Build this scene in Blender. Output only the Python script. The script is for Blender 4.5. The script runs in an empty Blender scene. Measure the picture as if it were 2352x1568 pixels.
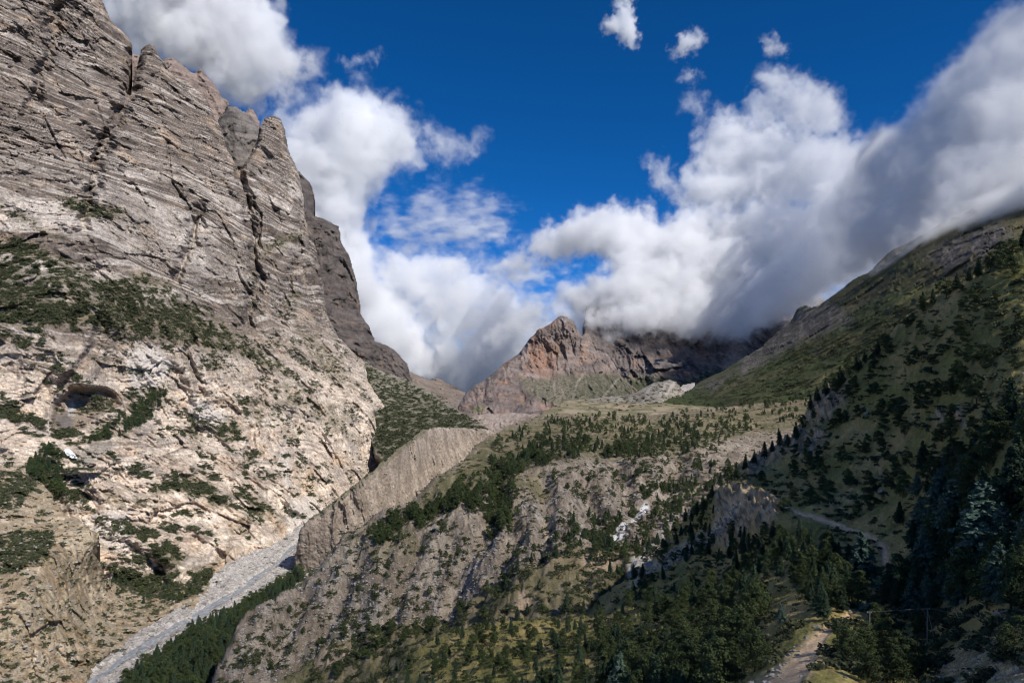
import bpy, math, random, time
import numpy as np
T0 = time.time()
S = bpy.context.scene
COL = S.collection
rng = np.random.default_rng(7)
random.seed(7)
PI = math.pi

# ------------------------------------------------------------------ camera, sky, sun, exposure
F = 1568.0                      # focal length in the photograph's picture units (2352 wide)
UC, VC = 1176.0, 870.0          # eye level sits below the middle of the frame
cam = bpy.data.cameras.new('camera')
cam.sensor_width = 36; cam.lens = 24; cam.shift_y = (VC - 784) / 2352
cam.clip_start = 1; cam.clip_end = 200000
camo = bpy.data.objects.new('camera', cam); COL.objects.link(camo); S.camera = camo
camo.rotation_euler = (PI / 2, 0, 0)

SUN_EL, SUN_AZ = math.radians(44), math.radians(135)      # azimuth clockwise from the view direction
world = bpy.data.worlds.new('World'); S.world = world; world.use_nodes = True
wt = world.node_tree
sky = wt.nodes.new('ShaderNodeTexSky'); sky.sky_type = 'NISHITA'; sky.sun_disc = False
sky.sun_elevation = SUN_EL; sky.sun_rotation = SUN_AZ
sky.altitude = 3600; sky.air_density = 0.75; sky.dust_density = 0.0; sky.ozone_density = 10.0
hs = wt.nodes.new('ShaderNodeHueSaturation'); hs.inputs['Saturation'].default_value = 1.17
wt.links.new(sky.outputs[0], hs.inputs['Color']); wt.links.new(hs.outputs[0], wt.nodes['Background'].inputs[0])
wt.nodes['Background'].inputs[1].default_value = 0.13
sl = bpy.data.lights.new('sun', 'SUN'); sl.energy = 4.9; sl.angle = math.radians(0.53); sl.color = (1, .955, .89)
so = bpy.data.objects.new('sun', sl); COL.objects.link(so)
so.rotation_euler = (PI / 2 - SUN_EL, 0, PI - SUN_AZ)
TO_SUN = np.array([math.sin(SUN_AZ) * math.cos(SUN_EL), math.cos(SUN_AZ) * math.cos(SUN_EL), math.sin(SUN_EL)])
S.view_settings.view_transform = 'Standard'; S.view_settings.look = 'None'
S.view_settings.gamma = 1; S.view_settings.use_curve_mapping = False
S.view_settings.exposure = 0.0
S.cycles.max_bounces = 16; S.cycles.volume_bounces = 12; S.cycles.volume_step_rate = 2.2; S.cycles.use_adaptive_sampling = True; S.cycles.adaptive_threshold = .025; S.cycles.adaptive_min_samples = 16; S.cycles.diffuse_bounces = 3
S.cycles.glossy_bounces = 2; S.cycles.transmission_bounces = 4; S.cycles.transparent_max_bounces = 8
S.cycles.use_denoising = True; S.cycles.filter_width = 1.1

def at(u, v, d):
    """Point seen at picture position (u, v) at forward distance d."""
    return np.stack([(np.asarray(u) - UC) / F * d, np.asarray(d) + 0 * np.asarray(u), (VC - np.asarray(v)) / F * d], -1)

# ------------------------------------------------------------------ noise
def _hash(ix, iy, iz, seed):
    h = (ix * np.int32(374761393) + iy * np.int32(668265263) + iz * np.int32(2147483647 - 1274126177) + np.int32(seed * 69069 + 12345))
    h = (h ^ (h >> np.int32(13))) * np.int32(1274126177)
    h = (h ^ (h >> np.int32(15))) * np.int32(1911520717)
    return h ^ (h >> np.int32(14))

_G = rng.normal(size=(256, 3)); _G /= np.linalg.norm(_G, axis=1)[:, None]; _G = (_G * 1.6).astype(np.float32)

def gnoise(p, seed=0):
    """Gradient noise in about -1..1; p is (n, 3)."""
    with np.errstate(over='ignore'):
        p = p.astype(np.float32)
        f0 = np.floor(p); i = f0.astype(np.int32); f = p - f0
        w = f * f * f * (f * (f * 6 - 15) + 10)
        out = 0
        for dx in (0, 1):
            wx = w[:, 0] if dx else 1 - w[:, 0]
            for dy in (0, 1):
                wy = wx * (w[:, 1] if dy else 1 - w[:, 1])
                for dz in (0, 1):
                    wz = wy * (w[:, 2] if dz else 1 - w[:, 2])
                    g = _G[_hash(i[:, 0] + np.int32(dx), i[:, 1] + np.int32(dy), i[:, 2] + np.int32(dz), seed) & 255]
                    out = out + wz * (g[:, 0] * (f[:, 0] - dx) + g[:, 1] * (f[:, 1] - dy) + g[:, 2] * (f[:, 2] - dz))
    return out

def fbm(p, n=5, seed=0, gain=.5, ridged=False):
    p = p.astype(np.float32); a = 1.0; s = 0; tot = 0
    for k in range(n):
        x = gnoise(p, seed + k * 17)
        if ridged: x = 1 - np.abs(x) * 2
        s = s + a * x; tot += a; a *= gain; p = p * 2.03 + 11.7
    return s / tot

def worley(p, seed=0):
    """F1 and F2 - F1 distances and the nearest cell's random value."""
    with np.errstate(over='ignore'):
        p = p.astype(np.float32); f0 = np.floor(p); i = f0.astype(np.int32); f = p - f0
        n = len(p); d1 = np.full(n, 9, np.float32); d2 = d1.copy(); val = np.zeros(n, np.float32)
        for dx in (-1, 0, 1):
            for dy in (-1, 0, 1):
                for dz in (-1, 0, 1):
                    h = _hash(i[:, 0] + np.int32(dx), i[:, 1] + np.int32(dy), i[:, 2] + np.int32(dz), seed)
                    rx = (h & 1023) / 1023.; ry = ((h >> 10) & 1023) / 1023.; rz = ((h >> 20) & 1023) / 1023.
                    d = np.sqrt((f[:, 0] - dx - rx) ** 2 + (f[:, 1] - dy - ry) ** 2 + (f[:, 2] - dz - rz) ** 2).astype(np.float32)
                    nearer = d < d1
                    d2 = np.where(nearer, d1, np.minimum(d2, d)); val = np.where(nearer, rx, val); d1 = np.where(nearer, d, d1)
    return d1, d2 - d1, val

def facets(p, seed=0):
    """Broken-rock relief: every cell is a tilted plane of its own. Returns height, edge distance, cell value."""
    with np.errstate(over='ignore'):
        p = p.astype(np.float32); f0 = np.floor(p - .5); i = f0.astype(np.int32); f = p - f0
        n = len(p); d1 = np.full(n, 9, np.float32); d2 = d1.copy(); hh = np.zeros(n, np.int32); rel = np.zeros((n, 3), np.float32)
        for dx in (0, 1):
            for dy in (0, 1):
                for dz in (0, 1):
                    h = _hash(i[:, 0] + np.int32(dx), i[:, 1] + np.int32(dy), i[:, 2] + np.int32(dz), seed)
                    r = np.stack([f[:, 0] - dx - (h & 1023) / 1023., f[:, 1] - dy - ((h >> 10) & 1023) / 1023., f[:, 2] - dz - ((h >> 20) & 1023) / 1023.], -1).astype(np.float32)
                    d = np.sqrt((r * r).sum(1)); nr = d < d1
                    d2 = np.where(nr, d1, np.minimum(d2, d)); d1 = np.where(nr, d, d1); hh = np.where(nr, h, hh); rel[nr] = r[nr]
        g = _G[(hh >> 5) & 255]
        return (g * rel).sum(1) + ((hh & 511) / 511. - .5) * .6, d2 - d1, (hh & 511) / 511.

def sm(a, b, x):
    t = np.clip((x - a) / (b - a), 0, 1); return t * t * (3 - 2 * t)

def inside(poly, u, v):
    r = np.zeros(u.shape, bool); n = len(poly)
    for k in range(n):
        (x1, y1), (x2, y2) = poly[k], poly[(k + 1) % n]
        if y1 == y2: continue
        r ^= ((y1 > v) != (y2 > v)) & (u < (x2 - x1) * (v - y1) / (y2 - y1) + x1)
    return r

def seg_dist(line, u, v, closed=False):
    best = np.full(u.shape, 1e9)
    n = len(line)
    for k in range(n if closed else n - 1):
        (x1, y1), (x2, y2) = line[k][:2], line[(k + 1) % n][:2]
        ex, ey = x2 - x1, y2 - y1; L = ex * ex + ey * ey + 1e-9
        t = np.clip(((u - x1) * ex + (v - y1) * ey) / L, 0, 1)
        best = np.minimum(best, (u - x1 - t * ex) ** 2 + (v - y1 - t * ey) ** 2)
    return np.sqrt(best)

def soft(poly, u, v, edge=12.):
    """1 well inside the outline, 0 outside, a soft border edge wide."""
    d = seg_dist(poly, u, v, True)
    return sm(-edge, edge, np.where(inside(poly, u, v), d, -d))

class TPS:
    def __init__(self, pts):
        P = np.array(pts, float); self.c = P[:, :2] / 1000.; w = 1. / P[:, 2]
        n = len(P); A = np.zeros((n + 3, n + 3)); r = np.linalg.norm(self.c[:, None] - self.c[None], axis=-1)
        A[:n, :n] = self.U(r) + np.eye(n) * 1e-3; A[:n, n:] = np.c_[np.ones(n), self.c]; A[n:, :n] = A[:n, n:].T
        self.w = np.linalg.solve(A, np.r_[w, 0, 0, 0]); self.lo, self.hi = w.min() * .8, w.max() * 1.25
    @staticmethod
    def U(r): return np.where(r > 1e-9, r * r * np.log(np.maximum(r, 1e-9)), 0)
    def __call__(self, u, v):
        q = np.stack([u, v], -1) / 1000.; n = len(self.c)
        s = self.w[n] + q @ self.w[n + 1:]
        for k in range(n): s = s + self.w[k] * self.U(np.hypot(q[..., 0] - self.c[k, 0], q[..., 1] - self.c[k, 1]))
        return 1. / np.clip(s, self.lo, self.hi)

# ------------------------------------------------------------------ materials
def ground_material(name, grain=1.0, contrast=.35, rough=.95, bump=.4):
    m = bpy.data.materials.new(name); m.use_nodes = True; t = m.node_tree; b = t.nodes['Principled BSDF']
    b.inputs['Roughness'].default_value = rough
    b.inputs['Specular IOR Level'].default_value = .15
    a = t.nodes.new('ShaderNodeAttribute'); a.attribute_name = 'albedo'
    tc = t.nodes.new('ShaderNodeNewGeometry')
    n1 = t.nodes.new('ShaderNodeTexNoise'); n1.inputs['Scale'].default_value = grain; n1.inputs['Detail'].default_value = 6; n1.inputs['Roughness'].default_value = .65
    t.links.new(tc.outputs['Position'], n1.inputs['Vector'])
    mr = t.nodes.new('ShaderNodeMapRange'); mr.inputs['From Min'].default_value = .25; mr.inputs['From Max'].default_value = .75
    mr.inputs['To Min'].default_value = 1 - contrast; mr.inputs['To Max'].default_value = 1 + contrast
    t.links.new(n1.outputs[0], mr.inputs['Value'])
    mx = t.nodes.new('ShaderNodeVectorMath'); mx.operation = 'SCALE'
    t.links.new(a.outputs['Color'], mx.inputs[0]); t.links.new(mr.outputs[0], mx.inputs['Scale'])
    t.links.new(mx.outputs[0], b.inputs['Base Color'])
    bp = t.nodes.new('ShaderNodeBump'); bp.inputs['Strength'].default_value = bump; bp.inputs['Distance'].default_value = .6 / grain
    t.links.new(n1.outputs[0], bp.inputs['Height']); t.links.new(bp.outputs[0], b.inputs['Normal'])
    return m

def plain_material(name, col, rough=.9, var=.3, scale=3.0, spec=.2):
    m = bpy.data.materials.new(name); m.use_nodes = True; t = m.node_tree; b = t.nodes['Principled BSDF']
    b.inputs['Roughness'].default_value = rough; b.inputs['Specular IOR Level'].default_value = spec
    tc = t.nodes.new('ShaderNodeNewGeometry'); n1 = t.nodes.new('ShaderNodeTexNoise')
    n1.inputs['Scale'].default_value = scale; n1.inputs['Detail'].default_value = 4
    t.links.new(tc.outputs['Position'], n1.inputs['Vector'])
    r = t.nodes.new('ShaderNodeValToRGB')
    r.color_ramp.elements[0].position = .3; r.color_ramp.elements[1].position = .7
    r.color_ramp.elements[0].color = tuple(c * (1 - var) for c in col) + (1,)
    r.color_ramp.elements[1].color = tuple(c * (1 + var) for c in col) + (1,)
    t.links.new(n1.outputs[0], r.inputs[0]); t.links.new(r.outputs[0], b.inputs['Base Color'])
    return m

def leaf_material(name, dark, light):
    m = bpy.data.materials.new(name); m.use_nodes = True; t = m.node_tree; b = t.nodes['Principled BSDF']
    b.inputs['Roughness'].default_value = .75; b.inputs['Specular IOR Level'].default_value = .2
    a = t.nodes.new('ShaderNodeAttribute'); a.attribute_name = 'tone'
    oi = t.nodes.new('ShaderNodeObjectInfo')
    mth = t.nodes.new('ShaderNodeMath'); mth.operation = 'MULTIPLY_ADD'; mth.inputs[1].default_value = .5
    t.links.new(oi.outputs['Random'], mth.inputs[0])
    mt2 = t.nodes.new('ShaderNodeMath'); mt2.operation = 'MULTIPLY'; mt2.inputs[1].default_value = .6
    t.links.new(a.outputs['Fac'], mt2.inputs[0]); t.links.new(mt2.outputs[0], mth.inputs[2])
    mx = t.nodes.new('ShaderNodeMix'); mx.data_type = 'RGBA'
    mx.inputs[6].default_value = dark + (1,); mx.inputs[7].default_value = light + (1,)
    t.links.new(mth.outputs[0], mx.inputs[0]); t.links.new(mx.outputs[2], b.inputs['Base Color'])
    return m

# ------------------------------------------------------------------ object helpers
def tag(o, label=None, cat=None, group=None, kind=None):
    for k, v in (('label', label), ('category', cat), ('group', group), ('kind', kind)):
        if v: o[k] = v
    return o

def mesh_from(name, V, Fc, mat, albedo=None, smooth=True, parent=None, tone=None):
    me = bpy.data.meshes.new(name)
    V = np.asarray(V, np.float32); Fc = np.asarray(Fc, np.int32); k = Fc.shape[1]
    me.vertices.add(len(V)); me.vertices.foreach_set('co', V.ravel())
    me.loops.add(Fc.size); me.loops.foreach_set('vertex_index', Fc.ravel())
    me.polygons.add(len(Fc)); me.polygons.foreach_set('loop_start', np.arange(0, Fc.size, k, dtype=np.int32))
    me.polygons.foreach_set('use_smooth', np.full(len(Fc), smooth))
    me.update(calc_edges=True)
    if albedo is not None:
        a = me.attributes.new('albedo', 'FLOAT_COLOR', 'POINT')
        a.data.foreach_set('color', np.c_[albedo, np.ones(len(albedo))].astype(np.float32).ravel())
    if tone is not None:
        a = me.attributes.new('tone', 'FLOAT', 'POINT'); a.data.foreach_set('value', np.asarray(tone, np.float32))
    if mat: me.materials.append(mat)
    o = bpy.data.objects.new(name, me); COL.objects.link(o)
    if parent: o.parent = parent
    return o

class Land:
    """A landform: an outline, distances at control points, relief and rock/soil colours."""
    def __init__(self, name, poly, ctrl, step, relief, colour, mat, ragged=5., roll=40., roll_px=26., label=None, radial=True, edge=True):
        self.name = name; self.step = step; self.tps = ctrl if callable(ctrl) else TPS(ctrl)
        P = np.array(poly, float); u0, v0 = P.min(0) - step; u1, v1 = P.max(0) + step
        us = np.arange(u0, u1, step); vs = np.arange(v0, v1, step)
        U, Vv = np.meshgrid(us, vs); shp = U.shape; u = U.ravel(); v = Vv.ravel()
        q = np.stack([u / 38., v / 38., 0 * u], -1)
        ju = u + ragged * fbm(q, 4, 91, .6); jv = v + ragged * fbm(q, 4, 95, .6)
        ins = inside(poly, ju, jv)
        idx = np.full(u.shape, -1); idx[ins] = np.arange(ins.sum())
        u, v = u[ins], v[ins]; self.u, self.v = u, v
        d = self.tps(u, v)
        if roll:
            e = np.clip(seg_dist(poly, ju[ins], jv[ins], True) / roll_px, 0, 1)
            self.edge = e
            d = d + roll * (1 - np.sqrt(np.clip(1 - (1 - e) ** 2, 0, 1)))
        p = at(u, v, d)
        dlt = relief(p, u, v)
        if radial: p = p * (1 + dlt / d)[:, None]
        else: p = p + np.c_[0 * u, 0 * u, dlt]
        self.p = p; self.rel = dlt
        # faces
        I = idx.reshape(shp); a, b, c, e4 = I[:-1, :-1], I[:-1, 1:], I[1:, 1:], I[1:, :-1]
        ok = (a >= 0) & (b >= 0) & (c >= 0) & (e4 >= 0)
        q4 = np.stack([a[ok], e4[ok], c[ok], b[ok]], -1)
        # normals
        n = np.zeros_like(p); fn = np.cross(p[q4[:, 2]] - p[q4[:, 0]], p[q4[:, 3]] - p[q4[:, 1]])
        for k in range(4):
            for ax in range(3): n[:, ax] += np.bincount(q4[:, k], fn[:, ax], len(p))
        self.n = n / (np.linalg.norm(n, axis=1)[:, None] + 1e-12)
        self.alb = colour(self, p, u, v)
        # the back: the border continues away and down, so the landform has a far side
        ed = np.concatenate([q4[:, [0, 1]], q4[:, [1, 2]], q4[:, [2, 3]], q4[:, [3, 0]]]).astype(np.int64)
        key = np.minimum(ed[:, 0], ed[:, 1]) * len(p) + np.maximum(ed[:, 0], ed[:, 1])
        uq, inv, cnt = np.unique(key, return_inverse=True, return_counts=True)
        be = ed[cnt[inv] == 1]
        bv = np.unique(be); mp = np.full(len(p), -1); mp[bv] = np.arange(len(bv))
        pb = p[bv]; hd = pb / (np.linalg.norm(pb[:, :2], axis=1)[:, None] + 1e-9); hd[:, 2] = 0
        L = .06 * np.median(pb[:, 1]) if edge else .01 * np.median(pb[:, 1])
        r1 = pb + hd * L * .5 - np.array([0, 0, L * .15]); r2 = pb + hd * L * 2.2 - np.array([0, 0, L * 1.6])
        o1, o2 = len(p), len(p) + len(bv)
        s1 = np.stack([be[:, 1], be[:, 0], mp[be[:, 0]] + o1, mp[be[:, 1]] + o1], -1)
        s2 = np.stack([mp[be[:, 1]] + o1, mp[be[:, 0]] + o1, mp[be[:, 0]] + o2, mp[be[:, 1]] + o2], -1)
        V = np.concatenate([p, r1, r2]); A = np.concatenate([self.alb, self.alb[bv], self.alb[bv]])
        self.obj = mesh_from(name, V, np.concatenate([q4, s1, s2]), mat, A)
        tag(self.obj, label=label, kind='structure')
        # lookup
        self.grid = I; self.u0, self.v0 = u0, v0
        print(f'{name}: {len(V)} verts, {time.time() - T0:.1f}s')
    def sample(self, u, v):
        u = np.atleast_1d(u); v = np.atleast_1d(v)
        i = np.round((v - self.v0) / self.step).astype(int); j = np.round((u - self.u0) / self.step).astype(int)
        ok = (i >= 0) & (j >= 0) & (i < self.grid.shape[0]) & (j < self.grid.shape[1])
        k = np.where(ok, self.grid[np.clip(i, 0, self.grid.shape[0] - 1), np.clip(j, 0, self.grid.shape[1] - 1)], -1)
        return k
def lerp(a, b, t): return a + (b - a) * (t[:, None] if np.ndim(t) else t)
def C3(*c): return np.array(c, float)[None]

ROCK = ground_material('cliff_rock', .22, .38, .92, .55)
ROCKFAR = ground_material('far_rock', .05, .3, .95, .5)
SOIL = ground_material('moraine_soil', .9, .42, .97, .5)
TURF = ground_material('slope_turf', 1.6, .45, .97, .5)

# ------------------------------------------------------------------ the great cliff on the left
def rock_relief(amp=1.0, sc=1.0, ledge=1.0, seed=0, facet=1.0, tall=1.0):
    def f(p, u, v):
        q = p / sc * (np.array([1, .3, 1]) if tall > 3 else 1)
        wp = np.stack([fbm(q / 140, 3, 5 + seed), fbm(q / 140, 3, 6 + seed), fbm(q / 140, 3, 7 + seed)], -1) * 30
        w = q + wp; t = w + (fbm(q / 13, 3, 55, .6) * 2.2)[:, None]
        t[:, 2] += .24 * w[:, 0]
        d = -40 * (fbm(w * np.array([1 / 170, 1 / 170, 1 / 460]), 3, 11 + seed, ridged=True) - .3)
        d = d - 15 * (fbm(w * np.array([1 / 55, 1 / 55, 1 / 190]), 3, 21 + seed, ridged=True) - .3)
        k1, e1, _ = facets(t / np.array([80, 80, 55. * tall]), 51 + seed); k2, e2, _ = facets(t / np.array([31, 31, 19. * tall]), 52 + seed); k3, e3, _ = facets(t / np.array([12, 12, 7. * tall]), 53 + seed)
        mod = .5 + .8 * sm(-.3, .3, fbm(q / 150, 2, 47))
        k4, e4, _ = facets(t / np.array([5.5, 5.5, 3.2]), 54 + seed)
        d = d + facet * (17 * k1 + mod * (8.5 * k2 + 6. * k3 + 3.4 * k4))
        d = d + facet * (1.5 * sm(.08, .0, e1) + .8 * sm(.1, 0, e2) * mod + 1.4 * sm(.12, 0, e3))
        s = t[:, 2] / 17.
        fr = s + .5 * fbm(q / 60, 2, 3); fr = fr - np.floor(fr); led = np.where(fr < .8, fr / .8, (1 - fr) / .2)
        d = d + ledge * 3.0 * (led - .5) * sm(-.1, .35, fbm(q / 110, 2, 44))
        s = t[:, 2] / 5.2 + .5 * fbm(q / 25, 2, 37); d = d + ledge * 1.7 * sm(-.4, .3, fbm(q / 70, 2, 49)) * (np.abs((s - np.floor(s)) - .5) * 2 - .5)
        d = d - 1.5 * fbm(q / 8, 4, 61 + seed, .62)
        return d * amp * sc
    return f

M_SIL = [(-300, -300), (60, -300), (150, -150), (235, 0), (255, 45), (288, 78), (306, 104), (300, 170), (296, 215), (300, 218), (314, 150), (322, 112), (343, 99), (355, 105),
         (368, 132), (380, 145), (400, 174), (440, 190), (465, 210), (480, 235), (492, 265), (503, 282), (510, 300), (525, 345), (550, 392),
         (568, 362), (585, 333), (595, 297), (607, 270), (630, 264), (645, 272), (655, 300), (662, 340), (670, 360), (687, 395), (697, 450), (700, 500),
         (715, 530), (725, 565), (735, 610), (745, 665), (752, 720), (762, 745), (780, 775), (815, 810), (838, 832), (846, 874), (868, 910), (888, 939), (862, 950),
         (870, 990), (897, 1029), (905, 1070), (840, 1190), (740, 1270), (690, 1300), (520, 1345), (240, 1420), (150, 1330), (-300, 1330)]
M_CTRL = [(-250, 0, 1400), (0, -200, 1900), (0, 0, 1680), (235, 0, 1950), (310, 110, 2050), (343, 110, 2000), (465, 215, 2100), (630, 270, 2150), (700, 500, 2120),
          (752, 720, 2080), (838, 835, 1950), (885, 939, 1800), (895, 1029, 1700), (850, 1110, 1540), (720, 1250, 1060), (600, 1275, 930), (505, 1315, 850), (350, 1345, 790),
          (0, 1080, 790), (0, 900, 900), (0, 740, 970), (0, 560, 1170), (0, 300, 1430), (250, 900, 1020), (250, 1100, 850), (400, 1000, 1060), (500, 1130, 980),
          (600, 1050, 1180), (700, 900, 1480), (520, 800, 1340), (300, 690, 1180), (250, 570, 1260), (500, 560, 1650), (300, 300, 1680), (600, 700, 1720), (430, 1250, 850),
          (120, 600, 1120), (150, 690, 1040), (330, 600, 1330), (640, 640, 1850), (640, 400, 2060)]
VEG_M = [  # ledges and benches that carry shrubs: outline, strength
    ([(-50, 560), (30, 545), (80, 565), (150, 600), (220, 640), (300, 640), (330, 615), (350, 640), (390, 655), (430, 690), (500, 735), (560, 790), (640, 830), (660, 860), (600, 840), (530, 810), (430, 795), (330, 770), (200, 750), (100, 745), (-50, 745)], 1.0),
    ([(135, 450), (200, 460), (290, 485), (250, 505), (190, 500), (150, 478)], 1.0),
    ([(0, 462), (60, 495), (110, 530), (150, 555), (90, 530), (30, 500), (0, 480)], .8),
    ([(598, 560), (640, 548), (700, 533), (690, 548), (640, 570), (605, 590)], .9), ([(650, 690), (690, 660), (695, 690), (660, 710)], .7),
    ([(560, 640), (590, 610), (600, 640), (580, 680)], .45), ([(680, 740), (720, 770), (790, 840), (800, 900), (760, 870), (700, 790)], .7),
    ([(300, 930), (330, 905), (370, 885), (385, 900), (350, 950), (290, 1000), (200, 1020), (160, 1030), (230, 975)], 1.0),
    ([(60, 1075), (105, 1030), (135, 1035), (145, 1100), (150, 1150), (110, 1140), (85, 1110)], 1.0), ([(0, 1065), (60, 1075), (60, 1110), (0, 1110)], .9),
    ([(400, 690), (470, 760), (520, 830), (420, 790)], .5), ([(480, 980), (540, 965), (560, 1000), (530, 1020), (490, 1010)], .9),
    ([(550, 940), (600, 900), (640, 930), (600, 980)], .55), ([(700, 900), (780, 930), (830, 990), (760, 960)], .55), ([(440, 950), (465, 1010), (450, 1030), (430, 985)], .8),
    ([(340, 1110), (430, 1095), (500, 1120), (560, 1150), (590, 1170), (540, 1185), (470, 1150), (400, 1135), (345, 1130)], 1.0),
    ([(240, 1130), (320, 1140), (360, 1170), (300, 1165), (245, 1150)], .8), ([(520, 1190), (590, 1220), (620, 1240), (560, 1225)], .5),
    ([(360, 1280), (400, 1260), (430, 1275), (400, 1310), (365, 1310)], .9), ([(230, 1290), (330, 1320), (470, 1300), (510, 1285), (480, 1340), (400, 1370), (260, 1350)], 1.0),
    ([(480, 1115), (600, 1145), (650, 1185), (560, 1200)], .75), ([(620, 890), (700, 955), (790, 1000), (835, 1015), (760, 945), (680, 870)], .65), ([(430, 800), (450, 850), (500, 870), (430, 850)], .4), ([(340, 880), (375, 900), (370, 930), (340, 920)], .9), ([(600, 950), (680, 980), (740, 1010), (640, 1000)], .35)]
CAVE = [(112, 990), (112, 955), (118, 925), (135, 902), (152, 893), (165, 882), (185, 880), (205, 884), (225, 885), (245, 888), (262, 896), (275, 910), (284, 926), (286, 936), (268, 942), (248, 952), (222, 966), (205, 980), (185, 998), (160, 1012), (130, 1010)]

_base = rock_relief(1.0, 1.0, facet=.46)
def cliff_relief(p, u, v):
    d = _base(p, u, v)
    low = sm(760, 900, v)
    d = d * (.85 + .15 * low)
    ju = u + 34 * fbm(p / 70, 5, 301, .6)
    for line, w_, dep in (([(310, 120), (290, 240), (235, 350), (212, 440), (190, 520)], 26, 34), ([(455, 480), (440, 560), (400, 640)], 24, 26), ([(552, 392), (575, 500), (590, 640), (560, 760)], 22, 30), ([(130, 20), (110, 140), (60, 260)], 22, 22), ([(690, 560), (660, 660), (640, 780)], 20, 18),
                          ([(430, 760), (435, 830), (470, 900)], 16, 16), ([(610, 860), (590, 960), (560, 1080)], 18, 14), ([(250, 690), (220, 790), (150, 890)], 20, 14), ([(720, 800), (700, 920), (640, 1060)], 18, 12)):
        x = seg_dist(line, ju, v); d = d + dep * (sm(w_, 0, x) - .5 * sm(w_ * 2.6, w_, x) * sm(0, w_, x))
    # the hollow under the arch, its lip a real overhang
    e = seg_dist(CAVE, u, v, True); ins = inside(CAVE, u, v)
    d = d + np.where(ins, 34 * sm(0, 20, e) * sm(1010, 930, v), -6 * sm(14, 0, e))
    for line, w_, dep in (([(312, 128), (300, 165), (296, 215)], 6, 26), ([(230, 330), (215, 380), (205, 440)], 4, 14), ([(595, 300), (585, 340), (552, 392), (560, 440)], 6, 22),
                          ([(455, 500), (448, 520), (446, 545)], 6, 25), ([(600, 490), (597, 540), (593, 560)], 5, 18), ([(385, 330), (395, 420), (440, 480)], 4, 9),
                          ([(100, 270), (125, 320), (150, 365)], 5, 12), ([(185, 350), (190, 380), (185, 400)], 5, 10), ([(700, 400), (705, 480), (735, 620)], 4, -8),
                          ([(560, 400), (580, 520), (590, 620)], 7, 16), ([(395, 425), (430, 470), (450, 520), (410, 640)], 8, 12), ([(220, 240), (240, 300), (200, 400)], 7, 10)):
        x = seg_dist(line, u, v); d = d + 1.4 * dep * sm(w_, 0, x)
    return d

def veg_mask(polys, p, u, v, sc=1., edge=14., lo=.15):
    m = np.zeros(len(u))
    ju = u + 10 * fbm(p / (40 * sc), 3, 71); jv = v + 10 * fbm(p / (40 * sc), 3, 73)
    for poly, k in polys: m = np.maximum(m, k * soft(poly, ju, jv, edge))
    return m

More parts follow.
